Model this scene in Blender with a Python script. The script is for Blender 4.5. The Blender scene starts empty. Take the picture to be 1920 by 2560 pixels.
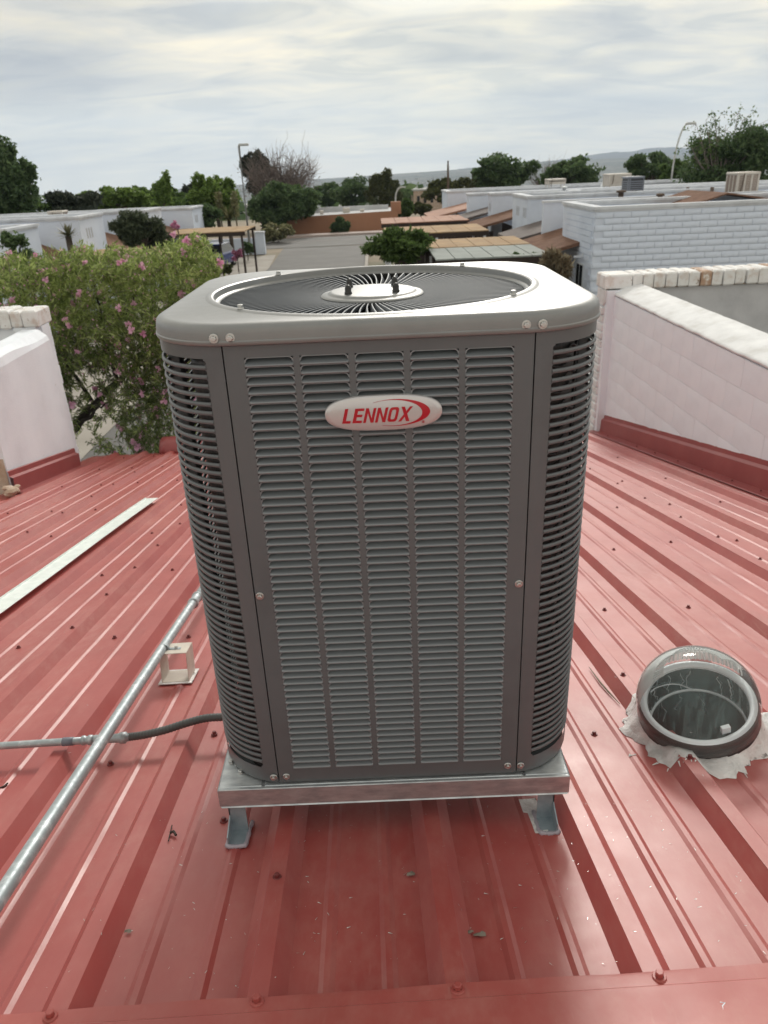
import bpy, bmesh, math, random
import numpy as np
from mathutils import Vector, Matrix
random.seed(7); np.random.seed(7)
sc = bpy.context.scene
COL = sc.collection
R_ = math.radians

# ------------------------------------------------------------------ camera
CAM = np.array([0.0013, -1.3631, 1.3397]); FPX = 1856.25
YAW, PITCH, ROLL = 0.0040, 0.4333, -0.0449
def cam_axes():
    cy, sy, cp, sp = math.cos(YAW), math.sin(YAW), math.cos(PITCH), math.sin(PITCH)
    f = np.array([-sy*cp, cy*cp, -sp]); r = np.array([cy, sy, 0]); u = np.cross(r, f)
    cr, sr = math.cos(ROLL), math.sin(ROLL)
    return f, cr*r+sr*u, -sr*r+cr*u
CF, CR, CU = cam_axes()
cd = bpy.data.cameras.new('camera'); cam = bpy.data.objects.new('camera', cd); COL.objects.link(cam)
cam.matrix_world = Matrix([[CR[0], CU[0], -CF[0], CAM[0]], [CR[1], CU[1], -CF[1], CAM[1]], [CR[2], CU[2], -CF[2], CAM[2]], [0, 0, 0, 1]])
cd.sensor_fit = 'VERTICAL'; cd.sensor_height = 32; cd.sensor_width = 24; cd.lens = FPX*32/2560
cd.clip_start = 0.05; cd.clip_end = 20000
cd.dof.use_dof = True; cd.dof.focus_distance = 1.75; cd.dof.aperture_fstop = 6.8
sc.camera = cam

# ------------------------------------------------------------------ sky, sun, exposure
SUN_AZ, SUN_EL = R_(9), R_(31)           # azimuth clockwise from +Y
SUND = (math.sin(SUN_AZ)*math.cos(SUN_EL), math.cos(SUN_AZ)*math.cos(SUN_EL), math.sin(SUN_EL))
w = bpy.data.worlds.new('World'); sc.world = w; w.use_nodes = True
nt = w.node_tree; nt.nodes.clear()
def N(t, **k):
    n = nt.nodes.new(t)
    for a, b in k.items(): setattr(n, a, b)
    return n
def ramp(n, stops):
    cr = n.color_ramp
    while len(cr.elements) > 1: cr.elements.remove(cr.elements[-1])
    cr.elements[0].position, cr.elements[0].color = stops[0][0], (*stops[0][1], 1)
    for p, c in stops[1:]:
        e = cr.elements.new(p); e.color = (*c, 1)
def mixc(a, b, fac, L=None, mode='MIX'):
    L = L or nt.links
    m = (L.id_data if hasattr(L, 'id_data') else nt).nodes.new('ShaderNodeMix'); m.data_type = 'RGBA'; m.blend_type = mode
    for sock, v in ((m.inputs[0], fac), (m.inputs[6], a), (m.inputs[7], b)):
        if hasattr(v, 'links'): L.new(v, sock)
        elif isinstance(v, (tuple, list)): sock.default_value = (*v, 1)[:4]
        else: sock.default_value = v
    return m.outputs[2]
sky = N('ShaderNodeTexSky', sky_type='NISHITA'); sky.sun_disc = False
sky.sun_elevation = SUN_EL; sky.sun_rotation = SUN_AZ; sky.altitude = 1200; sky.air_density = 1; sky.dust_density = 2.5
tc = N('ShaderNodeTexCoord'); sep = N('ShaderNodeSeparateXYZ'); nt.links.new(tc.outputs['Generated'], sep.inputs[0])
def M(op, a, b=None, c=None, clamp=False):
    m = N('ShaderNodeMath', operation=op); m.use_clamp = clamp
    for i, v in enumerate((a, b, c)):
        if v is None: continue
        if hasattr(v, 'links'): nt.links.new(v, m.inputs[i])
        else: m.inputs[i].default_value = v
    return m.outputs[0]
zc = M('MAXIMUM', sep.outputs[2], 0.0); den = M('ADD', zc, 0.16)
cmb = N('ShaderNodeCombineXYZ')
nt.links.new(M('DIVIDE', sep.outputs[0], den), cmb.inputs[0]); nt.links.new(M('DIVIDE', sep.outputs[1], den), cmb.inputs[1])
def cloudnoise(scale, rot, stretch, detail, rough, dist=0.0, off=0.0):
    mp = N('ShaderNodeMapping'); mp.inputs['Rotation'].default_value = (0, 0, rot); mp.inputs['Scale'].default_value = stretch
    mp.inputs['Location'].default_value = (off, off*0.7, 0)
    nt.links.new(cmb.outputs[0], mp.inputs[0])
    n = N('ShaderNodeTexNoise'); n.inputs['Scale'].default_value = scale; n.inputs['Detail'].default_value = detail
    n.inputs['Roughness'].default_value = rough; n.inputs['Distortion'].default_value = dist
    nt.links.new(mp.outputs[0], n.inputs['Vector']); return n.outputs[0]
n1 = cloudnoise(0.85, 0.35, (1, 1.5, 1), 4, 0.5, 0.9, 3.1)
n2 = cloudnoise(2.0, -0.6, (1, 1.8, 1), 5, 0.5, 1.0, 9.0)
n3 = cloudnoise(0.5, 0.2, (1, 1.4, 1), 3, 0.5, 0.2, 5.5)
r1 = N('ShaderNodeValToRGB'); nt.links.new(n1, r1.inputs[0])
ramp(r1, [(0.33, (5.0, 5.35, 5.75)), (0.43, (6.6, 6.8, 6.7)), (0.52, (7.8, 7.8, 7.2)), (0.63, (9.4, 9.0, 7.7))])
r2 = N('ShaderNodeValToRGB'); nt.links.new(n2, r2.inputs[0])
ramp(r2, [(0.37, (0.76, 0.80, 0.86)), (0.47, (0.96, 0.97, 0.98)), (0.54, (1.03, 1.02, 1.0)), (0.64, (1.16, 1.13, 1.04))])
cl = mixc(r1.outputs[0], r2.outputs[0], 1.0, mode='MULTIPLY')
# thin blue gaps where the veil opens
gap = N('ShaderNodeValToRGB'); nt.links.new(n3, gap.inputs[0]); ramp(gap, [(0.30, (0, 0, 0)), (0.42, (1, 1, 1))])
skyc = mixc(sky.outputs[0], (5.8, 6.4, 6.8), 0.7)
cl = mixc(skyc, cl, gap.outputs[0])
cl = mixc(cl, (1.14, 1.08, 1.01), 1.0, mode='MULTIPLY')
def spot(px, py, power):
    d_ = CF + CR*(px-960)/FPX - CU*(py-1280)/FPX; d_ = d_/np.linalg.norm(d_)
    v_ = N('ShaderNodeVectorMath', operation='DOT_PRODUCT'); nt.links.new(tc.outputs['Generated'], v_.inputs[0]); v_.inputs[1].default_value = tuple(float(q) for q in d_)
    return M('POWER', M('MAXIMUM', v_.outputs['Value'], 0.0), power)
# thin warm veil where the light comes through, low over the valley; heavier cloud upper left
w1 = M('MULTIPLY', spot(1150, 220, 70), 0.75); cl = mixc(cl, (1.16, 1.12, 0.98), w1, mode='MULTIPLY')
w2 = M('MULTIPLY', spot(60, 40, 110), M('MULTIPLY', n2, 1.5)); cl = mixc(cl, (0.74, 0.76, 0.81), w2, mode='MULTIPLY')
# veil brightens towards the sun behind it
dt = N('ShaderNodeVectorMath', operation='DOT_PRODUCT'); nt.links.new(tc.outputs['Generated'], dt.inputs[0]); dt.inputs[1].default_value = SUND
g = M('POWER', M('MAXIMUM', dt.outputs['Value'], 0.0), 60.0)
gl = N('ShaderNodeVectorMath', operation='SCALE'); gl.inputs[0].default_value = (82, 78, 69); nt.links.new(g, gl.inputs['Scale'])
cl = mixc(cl, gl.outputs[0], 1.0, mode='ADD')
# brighter, warmer towards the horizon ahead; soft ground haze
hz = N('ShaderNodeValToRGB'); nt.links.new(zc, hz.inputs[0]); ramp(hz, [(0.0, (8.1, 7.9, 7.2)), (0.16, (7.9, 7.75, 7.1))])
hf = N('ShaderNodeMapRange'); nt.links.new(zc, hf.inputs[0]); hf.inputs[1].default_value = 0; hf.inputs[2].default_value = 0.17; hf.inputs[3].default_value = 0.75; hf.inputs[4].default_value = 0
cl = mixc(cl, hz.outputs[0], hf.outputs[0])
bg = N('ShaderNodeBackground'); bg.inputs[1].default_value = 0.10; nt.links.new(cl, bg.inputs[0])
out = N('ShaderNodeOutputWorld'); nt.links.new(bg.outputs[0], out.inputs[0])
sd = bpy.data.lights.new('sun', 'SUN'); sd.energy = 1.5; sd.angle = R_(10); sd.color = (1, 0.955, 0.89)
sun = bpy.data.objects.new('sun', sd); COL.objects.link(sun)
sun.rotation_euler = Vector(SUND).to_track_quat('Z', 'Y').to_euler(); sun.location = (3, 20, 14)
vs = sc.view_settings; vs.view_transform = 'Standard'; vs.look = 'None'; vs.exposure = 0.12; vs.gamma = 1; vs.use_curve_mapping = False
sc.cycles.max_bounces = 7; sc.cycles.transparent_max_bounces = 16; sc.cycles.volume_bounces = 0

# ------------------------------------------------------------------ frames of reference
def ray(px, py): return CF + CR*(px-960)/FPX - CU*(py-1280)/FPX
def at(px, py, Y): d = ray(px, py); return CAM + d*(Y-CAM[1])/d[1]
def pz(px, py, z): d = ray(px, py); return CAM + d*(z-CAM[2])/d[2]
SV = np.array([-0.0240, 0.9770, -0.2120]); SV /= np.linalg.norm(SV)     # down the roof
SL = np.array([1.0, 0.0246, 0.0]); SL /= np.linalg.norm(SL)             # along the ridge
SN = np.cross(SL, SV); SN /= np.linalg.norm(SN)
SO = np.array([0, -0.03, -0.16])
def rf(s, t, h=0.0): return SO + SL*s + SV*t + SN*h
GZ = -4.2

# ------------------------------------------------------------------ materials
MT = {}
def mat(name, col, rough=0.6, metal=0.0, spec=0.5, var=None, vscale=8.0, vstretch=(1, 1, 1), bump=0.0, bscale=60.0, coat=0.0, island=None, rvar=0.0, coords='Object', speck=None, dents=None, trans=0.0, transl=None, dust=None):
    m = bpy.data.materials.new(name); m.use_nodes = True; T = m.node_tree; L = T.links
    b = T.nodes['Principled BSDF']
    b.inputs['Base Color'].default_value = (*col, 1); b.inputs['Roughness'].default_value = rough
    b.inputs['Metallic'].default_value = metal; b.inputs['Specular IOR Level'].default_value = spec
    b.inputs['Coat Weight'].default_value = coat; b.inputs['Coat Roughness'].default_value = 0.15
    if trans: b.inputs['Transmission Weight'].default_value = trans
    tcn = T.nodes.new('ShaderNodeTexCoord')
    def noise(scale, detail=5, rough_=0.6, stretch=(1, 1, 1)):
        mp = T.nodes.new('ShaderNodeMapping'); mp.inputs['Scale'].default_value = stretch; L.new(tcn.outputs[coords], mp.inputs[0])
        n = T.nodes.new('ShaderNodeTexNoise'); n.inputs['Scale'].default_value = scale; n.inputs['Detail'].default_value = detail; n.inputs['Roughness'].default_value = rough_
        L.new(mp.outputs[0], n.inputs['Vector']); return n.outputs[0]
    cur = None
    def rmp(src, stops):
        r = T.nodes.new('ShaderNodeValToRGB'); ramp(r, stops); L.new(src, r.inputs[0]); return r.outputs[0]
    def mx(a, b_, fac, mode='MIX'):
        q = T.nodes.new('ShaderNodeMix'); q.data_type = 'RGBA'; q.blend_type = mode
        for sock, v in ((q.inputs[0], fac), (q.inputs[6], a), (q.inputs[7], b_)):
            if hasattr(v, 'links'): L.new(v, sock)
            elif isinstance(v, (tuple, list)): sock.default_value = (*v, 1)[:4]
            else: sock.default_value = v
        return q.outputs[2]
    if var: cur = rmp(noise(vscale, stretch=vstretch), [(0.3, var[0]), (0.5, col), (0.7, var[1])])
    if island:
        g_ = T.nodes.new('ShaderNodeNewGeometry')
        isl = rmp(g_.outputs['Random Per Island'], [(0.0, island[0]), (0.5, island[1]), (1.0, island[2])])
        cur = isl if cur is None else mx(isl, cur, 0.4)
    if speck:
        sn = noise(speck[1], 3, 0.7); cur = mx(cur if cur is not None else col, speck[0], rmp(sn, [(speck[2], (0, 0, 0)), (speck[2]+0.05, (1, 1, 1))]))
    if dust:
        d1 = rmp(noise(1.7, 7, 0.68, (1.0, 0.35, 1)), [(0.42, (0, 0, 0)), (0.72, (1, 1, 1))]); d2 = rmp(noise(24, 5, 0.7, (1, 0.5, 1)), [(0.40, (0.25, 0.25, 0.25)), (0.66, (1, 1, 1))])
        dd = mx(d1, d2, 1.0, 'MULTIPLY'); df = mx((0, 0, 0), dd, dust[1]*1.6); cur = mx(cur if cur is not None else col, dust[0], df)
        d3 = rmp(noise(60, 2, 0.5, (1, 0.04, 1)), [(0.66, (0, 0, 0)), (0.74, (0.5, 0.5, 0.5))]); cur = mx(cur, dust[0], mx((0, 0, 0), mx(d3, d1, 1.0, 'MULTIPLY'), 0.6))
    if cur is not None: L.new(cur, b.inputs['Base Color'])
    if rvar:
        n = noise(vscale*1.7, 6, 0.65); mr = T.nodes.new('ShaderNodeMapRange'); L.new(n, mr.inputs[0]); mr.inputs[1].default_value = 0.3; mr.inputs[2].default_value = 0.7
        mr.inputs[3].default_value = rough-rvar; mr.inputs[4].default_value = rough+rvar; L.new(mr.outputs[0], b.inputs['Roughness'])
    if bump or dents:
        bp = T.nodes.new('ShaderNodeBump'); bp.inputs['Strength'].default_value = 1.0
        if bump: bp.inputs['Distance'].default_value = bump; L.new(noise(bscale, 4), bp.inputs['Height'])
        else: bp.inputs['Distance'].default_value = 0
        if dents:
            b2 = T.nodes.new('ShaderNodeBump'); b2.inputs['Distance'].default_value = dents[0]; L.new(noise(dents[1], 2, 0.5, dents[2] if len(dents) > 2 else (1, 1, 1)), b2.inputs['Height'])
            L.new(b2.outputs[0], bp.inputs['Normal'])
        L.new(bp.outputs[0], b.inputs['Normal'])
    if transl:
        tr = T.nodes.new('ShaderNodeBsdfTranslucent')
        if cur is not None: L.new(cur, tr.inputs[0])
        else: tr.inputs[0].default_value = (*col, 1)
        ms = T.nodes.new('ShaderNodeMixShader'); ms.inputs[0].default_value = transl
        L.new(b.outputs[0], ms.inputs[1]); L.new(tr.outputs[0], ms.inputs[2]); L.new(ms.outputs[0], T.nodes['Material Output'].inputs[0])
    MT[name] = m; return m
mat('unit_paint', (0.110, 0.120, 0.129), 0.36, spec=0.5, var=((0.095, 0.103, 0.111), (0.112, 0.120, 0.128)), vscale=5, bump=0.00012, bscale=900, rvar=0.04)
mat('lid_paint', (0.125, 0.131, 0.133), 0.45, spec=0.9, coat=0.6, var=((0.110, 0.116, 0.118), (0.145, 0.15, 0.152)), vscale=11, bump=0.00012, bscale=700, rvar=0.08)
mat('wire_paint', (0.125, 0.138, 0.155), 0.45, spec=0.5)
mat('louvre_paint', (0.175, 0.192, 0.208), 0.30, spec=0.8)
MT['lid_paint'].node_tree.nodes['Principled BSDF'].inputs['IOR'].default_value = 1.65; MT['lid_paint'].node_tree.nodes['Principled BSDF'].inputs['Coat Roughness'].default_value = 0.42
mat('black_plastic', (0.012, 0.012, 0.012), 0.35)
mat('coil', (0.035, 0.031, 0.033), 0.5, metal=0.3, var=((0.02, 0.018, 0.019), (0.06, 0.05, 0.05)), vscale=30, vstretch=(12, 12, 0.4))
mat('dark_inside', (0.02, 0.02, 0.02), 0.8)
mat('screw_metal', (0.55, 0.55, 0.54), 0.35, metal=0.9)
mat('badge_silver', (0.56, 0.55, 0.56), 0.25, metal=0.35, spec=0.6)
mat('badge_red', (0.42, 0.008, 0.02), 0.3)
mat('red_metal', (0.335, 0.052, 0.046), 0.43, spec=0.85, dust=((0.46, 0.235, 0.20), 0.30), var=((0.30, 0.042, 0.038), (0.37, 0.070, 0.061)), vscale=3.2, rvar=0.05, speck=((0.5, 0.22, 0.19), 75, 0.735), dents=(0.0022, 3.6, (1, 0.4, 1)), bump=0.0001, bscale=500)
mat('red_metal_cap', (0.35, 0.068, 0.060), 0.42, dust=((0.46, 0.24, 0.21), 0.25), spec=0.5, var=((0.32, 0.07, 0.06), (0.40, 0.11, 0.095)), vscale=4, rvar=0.06, dents=(0.004, 4))
mat('red_flash', (0.27, 0.055, 0.055), 0.38, var=((0.24, 0.05, 0.05), (0.30, 0.07, 0.068)), vscale=3, dents=(0.003, 4))
mat('red_screw', (0.16, 0.03, 0.03), 0.4)
mat('galv', (0.50, 0.53, 0.55), 0.38, metal=0.75, var=((0.38, 0.41, 0.44), (0.62, 0.65, 0.67)), vscale=22, vstretch=(1, 3, 3), rvar=0.1, bump=0.0004, bscale=120)
mat('galv_pipe', (0.34, 0.38, 0.40), 0.5, metal=0.45, var=((0.34, 0.38, 0.40), (0.55, 0.58, 0.60)), vscale=40, rvar=0.1)
mat('white_strip', (0.74, 0.80, 0.78), 0.42, metal=0.15, var=((0.66, 0.72, 0.70), (0.82, 0.86, 0.84)), vscale=18, rvar=0.1)
mat('cream_metal', (0.55, 0.50, 0.44), 0.45, var=((0.48, 0.42, 0.38), (0.62, 0.58, 0.50)), vscale=14)
mat('flex_rubber', (0.075, 0.078, 0.078), 0.5)
mat('sealant', (0.70, 0.69, 0.69), 0.5, var=((0.48, 0.46, 0.45), (0.80, 0.79, 0.79)), vscale=16, bump=0.009, bscale=38, speck=((0.06, 0.05, 0.045), 17, 0.63))
mat('silicone', (0.36, 0.33, 0.38), 0.35, bump=0.002, bscale=60)
mat('stucco_white', (0.77, 0.81, 0.88), 0.75, var=((0.71, 0.745, 0.81), (0.80, 0.84, 0.90)), vscale=2.5, bump=0.003, bscale=90, speck=((0.42, 0.37, 0.33), 11, 0.735))
mat('stucco_edge', (0.69, 0.70, 0.72), 0.8, spec=0.3, var=((0.57, 0.57, 0.57), (0.76, 0.77, 0.79)), vscale=5, bump=0.004, bscale=60, speck=((0.12, 0.10, 0.08), 16, 0.73))
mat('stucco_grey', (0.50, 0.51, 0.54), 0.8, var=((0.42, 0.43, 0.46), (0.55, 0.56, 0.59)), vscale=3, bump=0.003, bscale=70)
mat('stucco_tan', (0.46, 0.34, 0.26), 0.8, var=((0.38, 0.27, 0.2), (0.60, 0.52, 0.46)), vscale=5, bump=0.006, bscale=40)
mat('brick_paint', (0.71, 0.71, 0.71), 0.75, var=((0.55, 0.47, 0.42), (0.77, 0.78, 0.79)), vscale=9, bump=0.004, bscale=50, speck=((0.22, 0.15, 0.10), 13, 0.66))
mat('brick_bare', (0.42, 0.28, 0.2), 0.8, var=((0.30, 0.19, 0.13), (0.62, 0.56, 0.5)), vscale=12, bump=0.004, bscale=50, speck=((0.7, 0.68, 0.66), 12, 0.6))
mat('mortar', (0.30, 0.24, 0.18), 0.9, bump=0.004, bscale=60)
mat('house_white', (0.62, 0.685, 0.80), 0.8, spec=0.3, var=((0.56, 0.62, 0.73), (0.66, 0.725, 0.83)), vscale=0.7, bump=0.004, bscale=14)
mat('house_joint', (0.42, 0.44, 0.48), 0.9)
mat('house_cap', (0.58, 0.61, 0.66), 0.85, spec=0.2, var=((0.48, 0.50, 0.54), (0.64, 0.67, 0.72)), vscale=2)
mat('roof_grey', (0.42, 0.42, 0.42), 0.9, var=((0.34, 0.34, 0.34), (0.5, 0.5, 0.5)), vscale=0.8)
mat('roof_white', (0.50, 0.51, 0.53), 0.9, spec=0.2, var=((0.42, 0.42, 0.43), (0.56, 0.57, 0.59)), vscale=0.4)
mat('shingle', (0.165, 0.095, 0.068), 0.95, spec=0.1, var=((0.12, 0.07, 0.05), (0.21, 0.125, 0.09)), vscale=3, bump=0.01, bscale=20)
mat('shingle_grey', (0.115, 0.095, 0.09), 0.9, var=((0.09, 0.075, 0.07), (0.14, 0.12, 0.115)), vscale=3, bump=0.01, bscale=20)
mat('tan_roof', (0.33, 0.24, 0.155), 0.9, spec=0.15, var=((0.33, 0.21, 0.11), (0.45, 0.31, 0.17)), vscale=1.2)
mat('reddish_roof', (0.32, 0.17, 0.115), 0.85, var=((0.26, 0.13, 0.09), (0.36, 0.2, 0.14)), vscale=1.2)
mat('panel_grey', (0.25, 0.275, 0.265), 0.85, spec=0.2, var=((0.22, 0.24, 0.235), (0.28, 0.305, 0.295)), vscale=0.8)
mat('dark_wood', (0.035, 0.024, 0.02), 0.8)
mat('brown_stucco', (0.33, 0.165, 0.10), 0.85, var=((0.29, 0.145, 0.088), (0.37, 0.19, 0.118)), vscale=0.35)
mat('asphalt', (0.115, 0.112, 0.110), 0.85, var=((0.095, 0.093, 0.09), (0.14, 0.137, 0.133)), vscale=0.5, bump=0.01, bscale=8)
mat('concrete', (0.30, 0.275, 0.245), 0.85, var=((0.25, 0.23, 0.2), (0.35, 0.325, 0.29)), vscale=0.7)
mat('sidewalk', (0.34, 0.28, 0.26), 0.85, var=((0.3, 0.25, 0.23), (0.38, 0.32, 0.3)), vscale=0.7)
mat('dirt', (0.22, 0.18, 0.13), 0.95, var=((0.13, 0.13, 0.08), (0.28, 0.23, 0.17)), vscale=0.12)
mat('pole_grey', (0.45, 0.46, 0.46), 0.5, metal=0.3)
mat('pole_wood', (0.10, 0.07, 0.05), 0.9)
mat('beige_metal', (0.50, 0.46, 0.41), 0.55, var=((0.45, 0.41, 0.37), (0.54, 0.5, 0.45)), vscale=4)
mat('beige_pad', (0.24, 0.19, 0.16), 0.85)
mat('grey_unit', (0.15, 0.165, 0.20), 0.5)
mat('grey_unit_dark', (0.03, 0.032, 0.04), 0.6)
mat('vent_brown', (0.11, 0.08, 0.06), 0.7)
mat('glass_dark', (0.02, 0.025, 0.03), 0.08, spec=0.8)
mat('car_blue', (0.02, 0.035, 0.16), 0.25, coat=0.6)
mat('car_white', (0.62, 0.68, 0.74), 0.25, coat=0.6)
mat('car_red', (0.4, 0.02, 0.02), 0.3)
mat('tyre', (0.015, 0.015, 0.015), 0.8)
mat('bark', (0.075, 0.058, 0.045), 0.9, var=((0.045, 0.035, 0.028), (0.11, 0.09, 0.07)), vscale=8, bump=0.01, bscale=30)
mat('bark_dark', (0.028, 0.021, 0.019), 0.9, bump=0.008, bscale=40)
mat('twig_grey', (0.17, 0.14, 0.13), 0.9)
def leafmat(n, a, b, c, transl=0.35): return mat(n, b, 0.6, spec=0.3, island=(a, b, c), transl=transl)
leafmat('leaf_green', (0.045, 0.08, 0.022), (0.08, 0.135, 0.036), (0.125, 0.19, 0.055), 0.45)
leafmat('leaf_bright', (0.09, 0.145, 0.03), (0.14, 0.22, 0.05), (0.21, 0.30, 0.08), 0.5)
leafmat('leaf_dark', (0.055, 0.092, 0.04), (0.085, 0.138, 0.058), (0.13, 0.185, 0.08), 0.5)
leafmat('leaf_conifer', (0.024, 0.034, 0.022), (0.042, 0.054, 0.036), (0.07, 0.08, 0.055), 0.2)
leafmat('leaf_grey', (0.035, 0.05, 0.028), (0.06, 0.08, 0.045), (0.095, 0.115, 0.065))
leafmat('leaf_olive', (0.045, 0.055, 0.018), (0.075, 0.085, 0.03), (0.11, 0.12, 0.045))
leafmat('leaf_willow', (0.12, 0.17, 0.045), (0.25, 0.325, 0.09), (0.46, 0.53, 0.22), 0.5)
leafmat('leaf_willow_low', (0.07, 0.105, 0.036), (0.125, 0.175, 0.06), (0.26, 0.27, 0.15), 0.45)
leafmat('leaf_dry', (0.13, 0.09, 0.055), (0.20, 0.16, 0.10), (0.28, 0.25, 0.18))
leafmat('petal', (0.62, 0.28, 0.46), (0.74, 0.42, 0.58), (0.85, 0.62, 0.72), 0.4)
leafmat('petal_deep', (0.52, 0.18, 0.34), (0.64, 0.28, 0.45), (0.74, 0.44, 0.58), 0.4)
leafmat('bush_cream', (0.12, 0.13, 0.06), (0.20, 0.20, 0.10), (0.32, 0.30, 0.17))
leafmat('agave', (0.09, 0.10, 0.06), (0.14, 0.14, 0.08), (0.2, 0.19, 0.11), 0.1)

# ------------------------------------------------------------------ object helpers
def tag(o, label=None, cat=None, group=None, kind=None):
    if label: o['label'] = label
    if cat: o['category'] = cat
    if group: o['group'] = group
    if kind: o['kind'] = kind
    return o
def thing(name, label, cat, loc=(0, 0, 0), group=None):
    o = bpy.data.objects.new(name, None); COL.objects.link(o); o.location = Vector([float(v) for v in loc]); o.empty_display_size = 0.1
    tag(o, label, cat, group); o['_loc'] = 0; del o['_loc']; return o
def wloc(o):
    v = Vector((0, 0, 0))
    while o is not None: v = v + o.location; o = o.parent
    return v
def link(name, me, m=None, parent=None):
    o = bpy.data.objects.new(name, me); COL.objects.link(o)
    if m is not None and not me.materials: me.materials.append(MT[m] if isinstance(m, str) else m)
    if parent is not None: o.parent = parent; o.location = -wloc(parent)   # meshes are authored in world space
    return o
def mesh(name, V, F, m=None, parent=None, smooth=False, mats=None, midx=None):
    me = bpy.data.meshes.new(name); me.from_pydata([tuple(map(float, v)) for v in V], [], F); me.update()
    if smooth: me.polygons.foreach_set('use_smooth', [True]*len(me.polygons))
    if mats:
        for q in mats: me.materials.append(MT[q])
        me.polygons.foreach_set('material_index', midx)
    return link(name, me, m, parent)
class B:
    def __init__(s): s.V = []; s.F = []
    def add(s, V, F): o = len(s.V); s.V += [tuple(map(float, v)) for v in V]; s.F += [tuple(i+o for i in f) for f in F]; return s
    def box(s, x0, x1, y0, y1, z0, z1):
        return s.add([(x0, y0, z0), (x1, y0, z0), (x1, y1, z0), (x0, y1, z0), (x0, y0, z1), (x1, y0, z1), (x1, y1, z1), (x0, y1, z1)],
                     [(0, 3, 2, 1), (4, 5, 6, 7), (0, 1, 5, 4), (1, 2, 6, 5), (2, 3, 7, 6), (3, 0, 4, 7)])
    def bbox(s, x0, x1, y0, y1, z0, z1, b=0.01):
        V = []
        for z, i in ((z0, b), (z0+b, 0), (z1-b, 0), (z1, b)):
            for x, y in ((x0+i, y0+i+0), (x1-i, y0+i), (x1-i, y1-i), (x0+i, y1-i)):
                V.append((x, y, z))
        F = [(3, 2, 1, 0), (12, 13, 14, 15)]
        for k in range(3):
            for j in range(4): a = k*4; F.append((a+j, a+(j+1) % 4, a+4+(j+1) % 4, a+4+j))
        return s.add(V, F)
    def obox(s, o, ax, ay, az):   # oriented box from corner o
        o, ax, ay, az = map(np.array, (o, ax, ay, az))
        V = [o, o+ax, o+ax+ay, o+ay, o+az, o+ax+az, o+ax+ay+az, o+ay+az]
        return s.add(V, [(0, 3, 2, 1), (4, 5, 6, 7), (0, 1, 5, 4), (1, 2, 6, 5), (2, 3, 7, 6), (3, 0, 4, 7)])
    def tube(s, P, Rr, n=8, cap=True):
        P = [np.array(p, float) for p in P]; rings = []
        if not hasattr(Rr, '__len__'): Rr = [Rr]*len(P)
        up = np.array([0, 0, 1.0])
        for i, p in enumerate(P):
            d = P[min(i+1, len(P)-1)]-P[max(i-1, 0)]; d = d/(np.linalg.norm(d)+1e-12)
            a = np.cross(d, up)
            if np.linalg.norm(a) < 1e-3: a = np.cross(d, [1, 0, 0])
            a /= np.linalg.norm(a); c = np.cross(d, a)
            rings.append([p+Rr[i]*(math.cos(q)*a+math.sin(q)*c) for q in np.linspace(0, 2*math.pi, n, endpoint=False)])
        V = [v for r in rings for v in r]; F = []
        for i in range(len(P)-1):
            for j in range(n): F.append((i*n+j, i*n+(j+1) % n, (i+1)*n+(j+1) % n, (i+1)*n+j))
        if cap: F.append(tuple(range(n-1, -1, -1))); F.append(tuple((len(P)-1)*n+j for j in range(n)))
        return s.add(V, F)
    def lathe(s, prof, c, n=32, ax=(1, 0, 0), ay=(0, 1, 0), az=(0, 0, 1)):
        ax, ay, az, c = map(np.array, (ax, ay, az, c)); V = []; F = []
        for r, z in prof:
            for a in np.linspace(0, 2*math.pi, n, endpoint=False): V.append(c+ax*r*math.cos(a)+ay*r*math.sin(a)+az*z)
        for i in range(len(prof)-1):
            for j in range(n): F.append((i*n+j, i*n+(j+1) % n, (i+1)*n+(j+1) % n, (i+1)*n+j))
        return s.add(V, F)
    def grid(s, rows):
        n = len(rows[0]); V = [v for r in rows for v in r]; F = []
        for i in range(len(rows)-1):
            for j in range(n-1): F.append((i*n+j, i*n+j+1, (i+1)*n+j+1, (i+1)*n+j))
        return s.add(V, F)
    def obj(s, name, m, parent=None, smooth=False): return mesh(name, s.V, s.F, m, parent, smooth)
def autosmooth(o, ang=35):
    me = o.data; bm = bmesh.new(); bm.from_mesh(me)
    for f in bm.faces: f.smooth = True
    for e in bm.edges:
        if len(e.link_faces) == 2 and e.calc_face_angle(0) > R_(ang): e.smooth = False
    bm.to_mesh(me); bm.free(); return o
def instance(me, name, parent, loc, rot=None, group=None):
    o = bpy.data.objects.new(name, me); COL.objects.link(o); o.parent = parent
    o.location = Vector([float(v) for v in loc]) - (wloc(parent) if parent is not None else Vector((0, 0, 0)))
    if rot is not None: o.rotation_euler = rot
    return o

# ================================================================== GROUND, ROADS, TERRAIN
def quad_sheet(name, pts, z, m, label=None):
    V = [(p[0], p[1], z if len(p) < 3 else p[2]) for p in pts]
    o = mesh(name, V, [tuple(range(len(V)))], m); return tag(o, kind='structure')
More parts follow.
